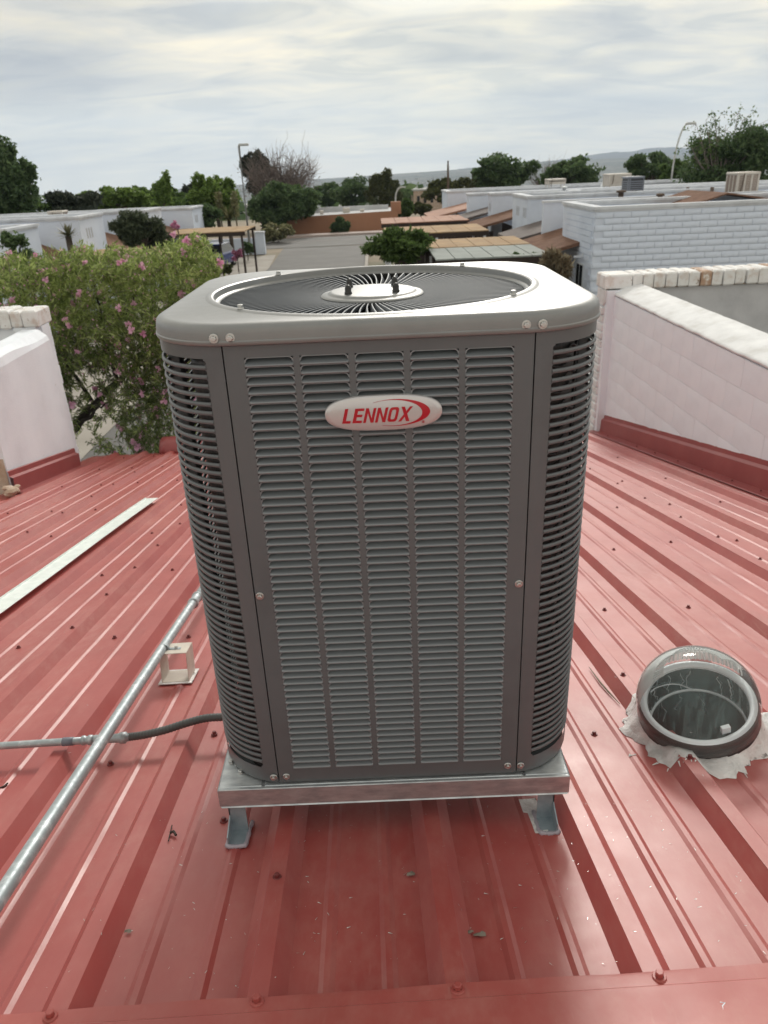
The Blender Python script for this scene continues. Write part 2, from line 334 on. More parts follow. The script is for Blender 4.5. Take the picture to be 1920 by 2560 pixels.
# near ground drops slowly, then falls into the valley and rises to the far mesa
def skyline(az):   # degrees of elevation of the far skyline
    pts = [(-60, -1.3), (-26, -1.0), (-15, -0.75), (-5, -0.5), (4, -0.32), (8, -0.20), (12, -0.02), (13.5, 0.08), (15, 0.25), (16.5, 0.36), (17.5, 0.30), (18.6, 0.48), (20.3, 0.47), (21.5, 0.28), (22.5, 0.25), (24.0, 0.6), (26, 1.1), (28, 1.6), (60, 2.2)]
    for (a, b), (c, d) in zip(pts[:-1], pts[1:]):
        if a <= az <= c: return b+(d-b)*(az-a)/(c-a)
    return pts[0][1] if az < pts[0][0] else pts[-1][1]
def terrain():
    azs = np.concatenate([np.arange(-60, -30, 2.0), np.arange(-30, 30, 0.5), np.arange(30, 62, 2.0)])
    ds = [110, 135, 170, 230, 320, 450, 700, 1100, 1700, 2300, 2900, 3300, 3700]
    rows = []
    for d in ds:
        row = []
        for a in azs:
            if d <= 170: z = GZ-0.3-(d-110)*0.10
            elif d <= 450: z = GZ-6.3-(d-170)*0.13
            elif d <= 1700: z = -47.0-2*math.sin(a*0.4+d*0.004)
            else:
                fr = (d-1700)/2000.; mesa = min(skyline(a), -0.0 if a > 8 else 9)
                zt = CAM[2]+3700*math.tan(R_(mesa-0.03)); z = -47+(zt+47)*(fr**0.9)
            row.append((math.sin(R_(a))*d+CAM[0], math.cos(R_(a))*d+CAM[1], z))
        rows.append(row)
    b = B().grid(rows); o = b.obj('valley_terrain', 'valley', smooth=True); tag(o, kind='structure')
m = mat('valley', (0.17, 0.16, 0.12), 0.95)
T = m.node_tree; L = T.links; bs = T.nodes['Principled BSDF']; tcn = T.nodes.new('ShaderNodeTexCoord')
def tnoise(scale, det):
    n = T.nodes.new('ShaderNodeTexNoise'); n.inputs['Scale'].default_value = scale; n.inputs['Detail'].default_value = det; L.new(tcn.outputs['Object'], n.inputs['Vector']); return n.outputs[0]
va = T.nodes.new('ShaderNodeValToRGB'); ramp(va, [(0.35, (0.03, 0.045, 0.035)), (0.5, (0.06, 0.07, 0.06)), (0.62, (0.11, 0.11, 0.10))]); L.new(tnoise(0.006, 6), va.inputs[0])
vb = T.nodes.new('ShaderNodeTexVoronoi'); vb.inputs['Scale'].default_value = 0.035; L.new(tcn.outputs['Object'], vb.inputs['Vector'])
vc = T.nodes.new('ShaderNodeValToRGB'); ramp(vc, [(0.0, (1, 1, 1)), (0.26, (0.7, 0.7, 0.7)), (0.3, (0, 0, 0))]); L.new(vb.outputs['Distance'], vc.inputs[0])
q = T.nodes.new('ShaderNodeMix'); q.data_type = 'RGBA'; L.new(vc.outputs[0], q.inputs[0]); L.new(va.outputs[0], q.inputs[6]); q.inputs[7].default_value = (0.20, 0.20, 0.20, 1); L.new(q.outputs[2], bs.inputs['Base Color'])
terrain()
mat('far_mountain', (0.07, 0.075, 0.085), 0.95)
def mountains():
    azs = np.arange(6, 60, 0.35); rows = []
    for d, fr in ((4200, 0), (4700, 0.55), (5200, 1.0), (5900, 0.7)):
        row = []
        for i, a in enumerate(azs):
            z = -60+(CAM[2]+5200*math.tan(R_(skyline(a)))+60)*fr+(6*math.sin(a*7.1+d)+4*math.sin(a*17.3))*(0.6 if fr < 1 else 0.2)
            row.append((math.sin(R_(a))*d, math.cos(R_(a))*d, z))
        rows.append(row)
    tag(B().grid(rows).obj('mountains', 'far_mountain', smooth=True), kind='structure')
mountains()
# flat ground round the houses
V = []; n = 25
rows = [[(x, y, GZ-0.02-(0.3*max(0, (y-62))/48 if y > 62 else 0)) for x in np.linspace(-110, 110, n)] for y in list(np.linspace(-30, 60, 12))+[62, 70, 80, 95, 112]]
tag(B().grid(rows).obj('ground', 'dirt'), kind='structure')
def gsheet(name, m_, pts, dz): return quad_sheet(name, pts, GZ+dz, m_)
gsheet('driveway', 'asphalt', [(-2.6, 9), (5.9, 9), (5.9, 23), (2.0, 31), (-0.7, 40), (-0.75, 62.0), (-7.4, 62.0), (-6.9, 49), (-6.9, 38), (-6.6, 9)], 0.0)
gsheet('paved_yard', 'concrete', [(-11, 8.2), (-6.61, 9), (-6.91, 38), (-6.91, 49), (-7.41, 57), (-12.5, 57), (-13, 30), (-13, 8.2)], 0.004)
gsheet('house_forecourt', 'concrete', [(5.91, 9), (16, 9), (16, 23.8), (5.91, 23.8)], 0.004)
gsheet('road', 'asphalt', [(-45, 60.5), (45, 64.5), (45, 73.6), (-45, 70.2)], -0.012+0.02)
gsheet('sidewalk', 'sidewalk', [(-45, 71.0), (45, 74.6), (45, 77.0), (-45, 73.4)], 0.10)
k = B(); k.obox((-45, 70.8, GZ-0.1), (90, 3.6, 0), (0, 0.22, 0), (0, 0, 0.24)); tag(k.obj('kerb', 'sidewalk'), kind='structure')
k = B(); k.obox((-0.7, 40, GZ-0.05), (0, 20.5, 0), (0.2, 0, 0), (0, 0, 0.17)); tag(k.obj('kerb', 'concrete'), kind='structure')
gsheet('gutter_line', 'sidewalk', [(-45, 66.0), (45, 69.6), (45, 69.75), (-45, 66.15)], 0.02)

# ================================================================== THE ROOF WE STAND ON
house = thing('house', 'house with the red ribbed metal roof under the grey air conditioner', 'house', (0, 0, GZ))
PITCHR = 0.364; S0 = 0.08
def profile(s):
    k = round((s-S0)/PITCHR); d = abs(s-(S0+k*PITCHR))
    if d < 0.019: h = 0.035
    elif d < 0.048: h = 0.035*(0.048-d)/0.029
    else: h = 0
    for c in (-PITCHR/3, PITCHR/3):
        e = abs(s-(S0+k*PITCHR)-c)
        if e < 0.006: h = max(h, 0.0046)
        elif e < 0.016: h = max(h, 0.0046*(0.016-e)/0.010)
    return h
def breaks(a, b):
    out = [a, b]
    for k in range(-14, 14):
        c = S0+k*PITCHR
        for d in (0.019, 0.048): out += [c-d, c+d]
        for q in (-PITCHR/3, PITCHR/3):
            for d in (0.006, 0.016): out += [c+q-d, c+q+d]
        out += [c+PITCHR*x for x in (-0.5, -0.22, 0.22)]
    return sorted(set(round(v, 4) for v in out if a-1e-6 <= v <= b+1e-6))
laps = [-3.50, -2.468+0.019, -1.376+0.019, -0.284+0.019, 0.808+0.019, 1.90+0.019, 3.02]
ts = list(np.linspace(-0.62, 2.0, 60))+list(np.linspace(2.1, 7.8, 40))
for i in range(6):
    a, b_ = laps[i], laps[i+1]
    a2 = a-0.038 if i else a
    ss = sorted(breaks(a2, b_)+[a2+0.0009, b_-0.0009])
    rows = []
    for t in ts:
        row = []
        for s in ss:
            lap = 0.0016 if (i and s < a+0.001) else 0.0
            wob = 0.0010*math.sin(7.3*t+9*s+i)*math.sin(3.1*t-5*s)+0.0007*math.sin(19*t+3*s)
            flat = 1.0 if profile(s) < 0.004 else 0.25
            row.append(rf(s, t, profile(s)+lap+wob*flat-0.012*math.sin(max(0, t)/7.8*math.pi)))
        rows.append(row)
    bb = B().grid(rows); hc = rf(0.93, 0.43, 0)
    bb.F = [f for f in bb.F if np.linalg.norm(sum(np.array(bb.V[q]) for q in f)/4-hc) > 0.145]
    o = bb.obj('roof_panel', 'red_metal', house)
    autosmooth(o, 14)
    # thickness skirt at the eave
    sm = o.modifiers.new('t', 'SOLIDIFY'); sm.thickness = 0.0012; sm.offset = -1
# roof deck/walls beneath
b = B(); c = [rf(s, t, -0.55) for s, t in ((-3.48, -0.6), (3.0, -0.6), (3.0, 7.72), (-3.48, 7.72))]; d_ = [(p[0], p[1], p[2]-0.12) for p in c]
b.add(c+d_, [(0, 1, 2, 3), (7, 6, 5, 4), (0, 4, 5, 1), (1, 5, 6, 2), (2, 6, 7, 3), (3, 7, 4, 0)]); b.obj('roof_deck', 'dark_wood', house)
b = B().box(-3.3, 2.7, 7.15, 7.3, GZ, -1.86); b.box(-3.3, -3.15, -6, 7.15, GZ, -1.9); b.box(2.55, 2.7, -6, 7.15, GZ, -1.9); b.obj('wall', 'stucco_white', house)
# back slope of the roof behind the camera
b = B(); ridge_t = -1.05
P0, P1 = rf(-3.5, ridge_t, 0.075), rf(3.0, ridge_t, 0.075)
b.add([P0, P1, P1+np.array([0.1, -6, -1.3]), P0+np.array([0.1, -6, -1.3])], [(0, 3, 2, 1)]); b.obj('back_roof_slope', 'red_metal_cap', house)
# ridge cap
rows = []
for s in np.linspace(-3.5, 3.0, 90):
    e = 0.0016*math.sin(s*11)+0.001*math.sin(s*29)
    rows.append([rf(s, tt, hh+(e if q else 0)) for tt, hh, q in ((-0.484, 0.024, 1), (-0.486, 0.0395, 1), (-0.495, 0.0405, 0), (-0.519, 0.0415, 0), (-0.523, 0.0445, 0), (-0.530, 0.0452, 0), (-0.70, 0.058, 0), (ridge_t, 0.085, 0), (ridge_t-0.03, 0.083, 0))])
o = B().grid(rows).obj('ridge_cap', 'red_metal_cap', house); autosmooth(o, 20); sm = o.modifiers.new('t', 'SOLIDIFY'); sm.thickness = 0.0012
# dark foam closures under the cap
b = B(); b.obox(rf(-3.45, -0.53, 0.001), SL*6.4, SV*0.02, SN*0.034); b.obj('ridge_closure', 'red_flash', house)
# screws
def screw_mesh(name, r, h, m1, wash=None, washr=1.7):
    b = B(); hexp = [(r, 0.3*h), (r, h*0.9), (r*0.8, h), (0, h)]
    b.lathe([(r*washr, 0), (r*washr, 0.12*h), (r*washr*0.9, 0.3*h), (r, 0.3*h)], (0, 0, 0), 12)
    b.lathe(hexp, (0, 0, 0), 6)
    me = bpy.data.meshes.new(name); me.from_pydata(b.V, [], b.F); me.materials.append(MT[m1]); return me
rq = Matrix((SL, SV, SN)).transposed().to_euler()
sm_roof = screw_mesh('roof_screw', 0.0062, 0.011, 'red_screw'); sm_cap = screw_mesh('cap_screw', 0.0078, 0.013, 'red_metal_cap')
for s in [S0+PITCHR*k for k in range(-9, 9)]:
    if -3.45 < s < 2.95: instance(sm_cap, 'screw', house, rf(s+random.uniform(-.004, .004), -0.500+random.uniform(-.003, .003), 0.0405), rq)
for k in range(-9, 8):
    s = S0+PITCHR*(k+0.5)
    if not -3.3 < s < 2.6: continue
    for t in (0.45, 1.44, 2.46, 3.46, 4.40, 5.60, 6.60, 7.5):
        if k == -1 and t < 0.5: continue
        if abs(s-0.93) < 0.22 and abs(t-0.4) < 0.25: continue
        tt = t
        instance(sm_roof, 'screw', house, rf(s+random.uniform(-.02, .02), tt+random.uniform(-.05, .05), 0.0005-0.012*math.sin(max(0, t)/7.8*math.pi)), rq)
for s in (-2.45, -1.378, 0.812, 1.945):
    for t in (0.21, 0.74, 1.50, 2.00, 2.44, 2.93, 3.55, 4.16, 4.83, 5.4, 6.1):
        if s > 0.5 and s < 1 and 0.25 < t < 0.7: continue
        instance(sm_roof, 'screw', house, rf(s, t+random.uniform(-.03, .03), 0.036-0.012*math.sin(max(0, t)/7.8*math.pi)), rq)
for s, t in ((-0.454, 0.10), (-0.283, -0.169), (-0.566, 0.556), (0.45, 0.45)): instance(sm_roof, 'screw', house, rf(s, t, profile(s)), rq)
for t in (7.1, 6.15, 5.65, 5.1, 4.6, 4.07, 3.64, 3.1, 2.6): instance(sm_roof, 'screw', house, rf(2.835, t, 0.012), rq)
# flashing under the right-hand wall
b = B(); S1 = 2.88
prof = [(2.78, 0.008), (2.785, 0.012), (2.905, 0.012), (2.915, 0.155), (2.945, 0.175), (2.95, 0.215), (2.965, 0.22)]
rows = [[rf(s, t, h-0.010*math.sin(t/7.8*math.pi) if h < 0.1 else h-0.004*math.sin(t/7.8*math.pi)) for s, h in prof] for t in np.linspace(1.0, 7.75, 30)]
o = B().grid(rows).obj('flashing', 'red_flash', house)

# ---- right parapet wall: blocks, sloped cap, brick coping on the facade end
def wallpt(s, t, z): p = SO+SL*s+np.array([SV[0], SV[1], 0])/math.hypot(SV[0], SV[1])*t; return np.array([p[0], p[1], z])
pw = thing('parapet_wall', 'long white painted block parapet wall rising along the right edge of the red roof', 'wall', wallpt(3.1, 6, -1.8))
b = B(); rows = []
for t in np.linspace(-0.5, 7.6, 12): rows.append([wallpt(s, t, z) for s, z in ((2.962, -2.2), (2.962, -0.115), (3.24, -0.115), (3.24, -4.2))])
b.grid(rows); b.obj('wall_core', 'house_joint', pw)
cz = 0.205; row_i = 0
bm_ = None
zr = -0.125
def block_mesh(L_, H_, D_=0.02, bev=0.006, seed=0):
    rnd = random.Random(seed); b = B(); nx = 5; rows = []
    def y(u, v): return -D_+(bev if (u in (0, 1) or v in (0, 1)) else 0)+rnd.uniform(-.0012, .0012)
    us = [0, 0.03, 0.35, 0.7, 0.97, 1]; vsn = [0, 0.06, 0.5, 0.94, 1]
    for vv in vsn: rows.append([(u*L_, y(u, vv), vv*H_) for u in us])
    b.grid(rows)
    o = len(b.V); per = [(0, 0), (L_, 0), (L_, H_), (0, H_)]
    b.add([(0, 0.01, 0), (L_, 0.01, 0), (L_, 0.01, H_), (0, 0.01, H_), (0, -D_+bev, 0), (L_, -D_+bev, 0), (L_, -D_+bev, H_), (0, -D_+bev, H_)], [(0, 1, 5, 4), (1, 2, 6, 5), (2, 3, 7, 6), (3, 0, 4, 7)])
    me = bpy.data.meshes.new('block'); me.from_pydata(b.V, [], b.F); me.polygons.foreach_set('use_smooth', [True]*len(me.polygons)); return me
BL, BH = 0.47, 0.235
bms = [block_mesh(BL-0.0015, BH-0.0015, 0.012, 0.0016, i) for i in range(4)]
for me in bms: me.materials.append(MT['stucco_white'])
wang = math.atan2(SV[1], SV[0])
r_ = 0
while zr-BH*(r_+1) > -2.2:
    z0 = zr-BH*(r_+1); off = (r_ % 2)*BL/2
    t = 7.60-off
    first = True
    if off:
        hb_ = B().obox(wallpt(2.962-0.009, 7.60, z0), wallpt(2.962-0.009, 7.60-BL/2+0.003, z0)-wallpt(2.962-0.009, 7.60, z0), SL*0.02, (0, 0, BH-0.003)).obj('block', 'stucco_white', pw)
    while t > 0.2:
        tb = t-BL
        # keep blocks that show above the flashing
        zroof = rf(2.95, tb, 0)[2]
        if z0+BH > zroof+0.05 and tb > 1.2:
            p = wallpt(2.962, t, z0)
            instance(bms[random.randrange(4)], 'block', pw, p, (0, 0, wang+math.pi))
        t = tb
    r_ += 1
# half blocks at the facade end are covered by the corner pier; sloped cap
rows = []
for i, t in enumerate(np.linspace(0.5, 7.55, 60)):
    j = random.uniform(-.006, .006)
    rows.append([wallpt(s, t, z+j*(1 if 0 < q < 5 else 0.3)) for q, (s, z) in enumerate(((2.958, -0.118), (2.942, -0.110), (2.944, -0.095), (2.965, -0.082), (3.10, -0.035), (3.26, 0.0), (3.285, -0.03), (3.28, -0.14)))])
B().grid(rows).obj('wall_cap', 'stucco_edge', pw, True)
# far facade wall
fw = thing('facade_wall', 'white facade wall topped with worn painted bricks beyond the right parapet', 'wall', (3.6, 7.8, GZ))
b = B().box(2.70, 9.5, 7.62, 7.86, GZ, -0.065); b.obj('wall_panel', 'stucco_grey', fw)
b = B().box(2.68, 2.96, 7.50, 7.88, GZ, -0.06); o = b.obj('corner_pier', 'stucco_white', fw)
for i in range(24):
    z = -0.16-i*0.098
    b = B().bbox(2.655+random.uniform(-.01, .008), 2.80, 7.585, 7.90, z-0.088, z, 0.012); b.obj('brick', 'stucco_edge', fw)
b = B().box(2.78, 9.5, 7.60, 7.90, -0.0649, 0.03); b.obj('mortar_bed', 'mortar', fw)
x = 2.66; i = 0
while x < 6.6:
    wv = 0.31 if i == 0 else 0.118+random.uniform(-.008, .008)
    hz_ = 0.105+random.uniform(-.006, .006)+0.008*(x-2.7)
    b = B().bbox(x, x+wv, 7.555+random.uniform(-.012, .006), 7.93, -0.062+random.uniform(-.004, .006), hz_, 0.016)
    m_ = 'brick_paint' if i == 0 or random.random() < 0.94 else 'brick_bare'
    if i in (13, 15): m_ = 'brick_bare'
    b.obj('brick', m_, fw); x += wv+random.uniform(0.010, 0.022); i += 1
B().obox((2.655, 7.54, -0.20), (0.2, 0, 0), (0, 0.3, 0), (0, 0, 0.14)).obj('brick', 'stucco_edge', fw)

# ---- left wall end
lw = thing('parapet_wall', 'short white stuccoed wall end with brick cap at the left edge of the red roof', 'wall', (-3.75, 6.3, GZ))
rows = []
for t in np.linspace(5.28, 6.90, 14):
    e = 0.012*math.sin(t*9); rows.append([wallpt(s+e*0.3, t, z) for s, z in ((-3.40, -2.6), (-3.40, -0.20), (-3.42, -0.14-0.02*math.sin(t*4)), (-3.50, -0.085), (-3.66, -0.08), (-3.70, -0.14), (-3.70, -3.0))])
b = B().grid(rows); n_ = len(rows[0]); b.F.append(tuple(range(n_))); o = b.obj('wall_face', 'stucco_white', lw)
rows = [[wallpt(s, 5.275-0.01*math.sin(z*9), z) for s in (-3.415, -3.5, -3.62, -3.72)] for z in np.linspace(-2.6, -0.2, 8)]
B().grid(rows).obj('broken_end', 'stucco_tan', lw)
b = B(); b.box(-3.98, -3.74, 6.88, 7.16, GZ, -0.08); b.box(-7.5, -3.7, 6.95, 7.16, GZ, -0.08); b.obj('pier', 'stucco_white', lw)
for i in range(16):
    z = -0.12-i*0.112; bb = B().bbox(-3.88, -3.712+random.uniform(-.006, .006), 6.90, 7.20, z-0.110, z, 0.006); bb.obj('brick', 'stucco_white', lw)
x = -3.70
for i in range(14):
    wv = 0.16 if i == 0 else 0.115; b = B().bbox(x-wv, x, 6.88, 7.25, -0.085+random.uniform(-.01, .01), 0.10+random.uniform(-.012, .012), 0.018); b.obj('brick', 'brick_paint' if i < 5 else 'stucco_edge', lw); x -= wv+0.01
rows = [[rf(s, t, h) for s, h in ((-3.24, 0.008), (-3.33, 0.012), (-3.335, 0.15), (-3.37, 0.165), (-3.375, 0.21), (-3.39, 0.215))] for t in (5.30, 5.9, 5.92, 6.05, 6.07, 6.95)]
o = B().grid(rows).obj('flashing', 'red_flash', house)
b = B(); 
for i in range(14):
    p = rf(-3.36+random.uniform(-.05, .10), 5.22+random.uniform(-.08, .10), 0.02+random.uniform(0, .07)); s_ = random.uniform(.03, .06)
    b.lathe([(0, s_*.5), (s_*.6, s_*.35), (s_, 0), (s_*.7, -s_*.4), (0, -s_*.5)], p, 7)
b.obj('broken_stucco', 'stucco_tan', lw)

# ================================================================== GREY AIR CONDITIONER
W2, DEP, RC, H, TOP = 0.439, 0.784, 0.165, 1.0606, 1.0965
ac = thing('air_conditioner', 'tall grey louvred air conditioner with round fan grille on top, standing on the galvanised stand', 'air conditioner', (0, DEP/2, 0))
def rsq(w_, y0, y1, rc, z, n=20, m=0):
    P = []
    for cx, cy, a0 in ((w_-rc, y1-rc, 0), (-w_+rc, y1-rc, 90), (-w_+rc, y0+rc, 180), (w_-rc, y0+rc, 270)):
        for a in np.linspace(a0, a0+90, n): a = R_(a); P.append((cx+rc*math.cos(a), cy+rc*math.sin(a), z))
    if m:
        Q = []
        for i in range(len(P)):
            Q.append(P[i])
            if i % n == n-1:
                q = P[(i+1) % len(P)]; Q += [tuple(P[i][k]+(q[k]-P[i][k])*j/(m+1) for k in range(3)) for j in range(1, m+1)]
        P = Q
    return P
# lid
LC = (-0.010, DEP/2)
rings = []
for ins, z in ((0.012, H-0.005), (0.001, H-0.004), (-0.0030, H-0.002), (-0.0040, H+0.001), (-0.0038, H+0.0045), (-0.0022, H+0.0065), (-0.0018, H+0.013), (-0.0012, H+0.019), (-0.0004, H+0.0245), (0.0012, H+0.0285), (0.0042, H+0.0320), (0.0085, H+0.0345), (0.0125, TOP-0.0005), (0.0150, TOP-0.0001), (0.0160, TOP)):
    rings.append(rsq(W2+0.0025-ins, -0.006+ins, DEP+0.006-ins, RC+0.012-ins*0.9, z, 24, 24))
n_ = len(rings[0]); b = B(); V = [p for r in rings for p in r]; F = []
for i in range(len(rings)-1):
    for j in range(n_): F.append((i*n_+j, i*n_+(j+1) % n_, (i+1)*n_+(j+1) % n_, (i+1)*n_+j))
RO = 0.356
base = len(V); last = rings[-1]
angs = [math.atan2(p[1]-LC[1], p[0]-LC[0]) for p in last]
prof = [(RO+0.018, 0.0), (RO+0.0175, 0.0002), (RO+0.013, 0.0022), (RO+0.008, 0.0035), (RO+0.004, 0.0032), (RO+0.0005, 0.0012), (RO-0.0005, -0.003), (RO-0.001, -0.006), (RO-0.002, -0.012), (RO-0.008, -0.014)]
for r, dz in prof:
    for p, a in zip(last, angs): V.append((LC[0]+r*math.cos(a), LC[1]+r*math.sin(a), TOP+dz))
o0 = (len(rings)-1)*n_
for j in range(n_): F.append((o0+j, o0+(j+1) % n_, base+(j+1) % n_, base+j))
for i in range(len(prof)-1):
    for j in range(n_): F.append((base+i*n_+j, base+i*n_+(j+1) % n_, base+(i+1)*n_+(j+1) % n_, base+(i+1)*n_+j))
o = mesh('top_cover', V, F, 'lid_paint', ac); autosmooth(o, 24)
# shroud, fan, motor
b = B().lathe([(RO-0.012, TOP-0.016), (RO-0.016, TOP-0.16), (RO+0.03, TOP-0.24)], (LC[0], LC[1], 0), 48); b.obj('fan_shroud', 'dark_inside', ac, True)
b = B().lathe([(0.0, TOP-0.05), (0.07, TOP-0.05), (0.075, TOP-0.06), (0.075, TOP-0.24), (0, TOP-0.24)], (LC[0], LC[1], 0), 24); b.obj('fan_motor', 'black_plastic', ac, True)
for q in range(3):
    a0 = 2*math.pi*q/3+0.4; rows = []
    for rr in np.linspace(0.08, 0.33, 8):
        rows.append([(LC[0]+rr*math.cos(a0+u), LC[1]+rr*math.sin(a0+u), TOP-0.13+0.05*(u-0.5)) for u in np.linspace(0, 1.1, 8)])
    B().grid(rows).obj('fan_blade', 'grey_unit', ac, True)
# fan guard
b = B().lathe([(RO-0.002, TOP-0.010), (RO-0.002, TOP-0.018), (RO-0.012, TOP-0.019), (RO-0.012, TOP-0.013), (RO-0.004, TOP-0.012), (RO-0.002, TOP-0.010)], (LC[0], LC[1], 0), 96)
guard = b.obj('fan_guard', 'lid_paint', ac, True)
zh = TOP-0.016
NW = 100; r0, r1 = 0.110, RO-0.003; fin = B(); rows = []
for i in range(10):
    u = i/9; r = r0+(r1-r0)*u; a = 0.075*(u**1.4)-0.01; z = zh-0.003+0.006*u+0.003*math.sin(u*math.pi)
    if u > 0.93: z -= 0.004*(u-0.93)/0.07
    c_, s_ = math.cos(a), math.sin(a); nx, ny = -s_, c_; t_ = 0.00125; hh = 0.0110
    k_ = 0.0042*min(1, r/0.22); t_ = 0.0013+0.0008*u
    rows.append([(r*c_-nx*(t_+k_), r*s_-ny*(t_+k_), z-hh), (r*c_-nx*t_, r*s_-ny*t_, z-0.0008), (r*c_-nx*t_*.6, r*s_-ny*t_*.6, z), (r*c_+nx*t_*.6, r*s_+ny*t_*.6, z), (r*c_+nx*t_, r*s_+ny*t_, z-0.0008), (r*c_+nx*(t_-k_), r*s_+ny*(t_-k_), z-hh)])
fin.grid(rows); fme = bpy.data.meshes.new('guard_fin'); fme.from_pydata(fin.V, [], fin.F); fme.materials.append(MT['wire_paint'])
for i in range(NW):
    o = bpy.data.objects.new('guard_fin', fme); COL.objects.link(o); o.parent = guard; o.location = Vector((LC[0], LC[1], 0)); o.rotation_euler = (0, 0, 2*math.pi*i/NW)
b = B().lathe([(0.117, zh-0.008), (0.118, zh-0.001), (0.115, zh+0.002), (0.104, zh+0.0025), (0.100, zh+0.005), (0.097, zh+0.0075), (0.091, zh+0.0085), (0.0, zh+0.009)], (LC[0], LC[1], 0), 64)
o = b.obj('hub_cap', 'lid_paint', guard); autosmooth(o, 50)
for x_, y_ in ((-0.052, -0.052), (0.052, -0.052), (-0.052, 0.052), (0.052, 0.052)):
    b = B().lathe([(0.0085, 0), (0.0085, 0.004), (0.0072, 0.005), (0.0072, 0.013), (0.0055, 0.0175), (0.0025, 0.0195), (0, 0.02)], (LC[0]+x_*1.02, LC[1]+y_, zh+0.0086), 14)
    b.obj('cap_nut', 'black_plastic', guard, True)
ascrew = screw_mesh('screw', 0.0052, 0.0075, 'screw_metal', washr=1.75); tscrew = screw_mesh('screw', 0.0058, 0.0085, 'screw_metal', washr=1.2)
for x_, y_ in ((-0.266, 0.672), (0.256, 0.700), (-0.259, 0.150), (0.262, 0.176)):
    v = np.array([x_-LC[0], y_-LC[1]]); v = v/np.linalg.norm(v)*(RO+0.006); instance(tscrew, 'screw', ac, (LC[0]+v[0], LC[1]+v[1], TOP+0.003))
fr = (R_(90), 0, 0)
for x_ in (-0.298, -0.268, 0.268, 0.298): instance(ascrew, 'screw', ac, (x_, -0.0062, H+0.0115), fr)
for x_, z_ in ((-0.276, 0.525), (0.275, 0.528), (-0.299, 0.017), (-0.268, 0.018), (0.266, 0.023), (0.297, 0.022)): instance(ascrew, 'screw', ac, (x_, -0.0004, z_), fr)
# front panel
XS = 0.2872; cols = [-0.204, -0.102, 0.0, 0.102, 0.204]; CW = 0.090; Z0, Z1, NR = 0.042, 1.0335, 56; PZ = (Z1-Z0)/NR
b = B(); th = 0.0012
def plate(x0, x1, z0, z1, y=0.0): b.add([(x0, y, z0), (x1, y, z0), (x1, y, z1), (x0, y, z1)], [(0, 1, 2, 3)])
ed = [-XS+0.0013]+[v for c_ in cols for v in (c_-CW/2, c_+CW/2)]+[XS-0.0013]
for i in range(0, len(ed), 2): plate(ed[i], ed[i+1], 0.0, H-0.004)
for c_ in cols: plate(c_-CW/2, c_+CW/2, 0.0, Z0); plate(c_-CW/2, c_+CW/2, Z1, H-0.004)
for sx in (-1, 1):   # returned edges along the seams
    b.add([(sx*(XS-0.0013), 0, 0), (sx*(XS-0.0013), 0, H-0.004), (sx*(XS-0.0013), 0.018, H-0.004), (sx*(XS-0.0013), 0.018, 0)], [(0, 1, 2, 3)])
b.obj('front_panel', 'unit_paint', ac)
fp = [o for o in COL.objects if o.name == 'front_panel'][0]
b = B(); hw = CW/2; rc_ = 0.0075
op = [(-hw, 0.0025), (-hw+0.0008, 0.0085)]
for a in np.linspace(180, 90, 6): op.append((-hw+0.0022+rc_+rc_*math.cos(R_(a)), PZ-0.0016-rc_*0.9+rc_*0.9*math.sin(R_(a))))
op = op+[(-x_, z_) for x_, z_ in reversed(op)]
outp = []
for x_, z_ in op:
    if z_ < 0.009: outp.append((-hw if x_ < 0 else hw, z_))
    elif abs(x_) > hw-0.0045: outp.append((-hw if x_ < 0 else hw, z_ if z_ < PZ-0.004 else PZ))
    else: outp.append((x_, PZ))
b.add([(x_, 0, z_) for x_, z_ in outp]+[(x_, 0, z_) for x_, z_ in op]+[(x_, 0.004, z_) for x_, z_ in op], [])
n_ = len(op)
for i in range(n_-1): b.F.append((i, i+1, n_+i+1, n_+i)); b.F.append((n_+i, n_+i+1, 2*n_+i+1, 2*n_+i))
rows = []
for y_, z_ in ((0.0, -0.0006), (-0.0022, 0.0002), (-0.0032, 0.0014), (-0.0034, 0.0026), (-0.0026, 0.0038), (-0.0006, 0.0050), (0.0050, 0.0072), (0.0125, 0.0100), (0.0210, 0.0140), (0.0285, 0.0190)):
    k_ = 0.0 if y_ < 0.002 else 0.002
    rows.append([(x_, y_ if abs(x_) < hw-0.001 else max(y_, 0.0) , z_) for x_ in (-hw+k_*0, -hw+0.0016, -hw+0.006, hw-0.006, hw-0.0016, hw)])
b.grid(rows)
lme = bpy.data.meshes.new('louvre'); lme.from_pydata(b.V, [], b.F); lme.polygons.foreach_set('use_smooth', [True]*len(lme.polygons)); lme.materials.append(MT['louvre_paint'])
bm = bmesh.new(); bm.from_mesh(lme)
for e in bm.edges:
    if len(e.link_faces) == 2 and e.calc_face_angle(0) > R_(50): e.smooth = False
bmesh.ops.recalc_face_normals(bm, faces=bm.faces) if False else None
bm.to_mesh(lme); bm.free()
for c_ in cols:
    for r in range(NR): instance(lme, 'louvre', ac, (c_, 0, Z0+r*PZ))
b = B().box(-0.26, 0.26, 0.030, 0.033, 0.03, H-0.02); b.obj('louvre_backing', 'dark_inside', ac)
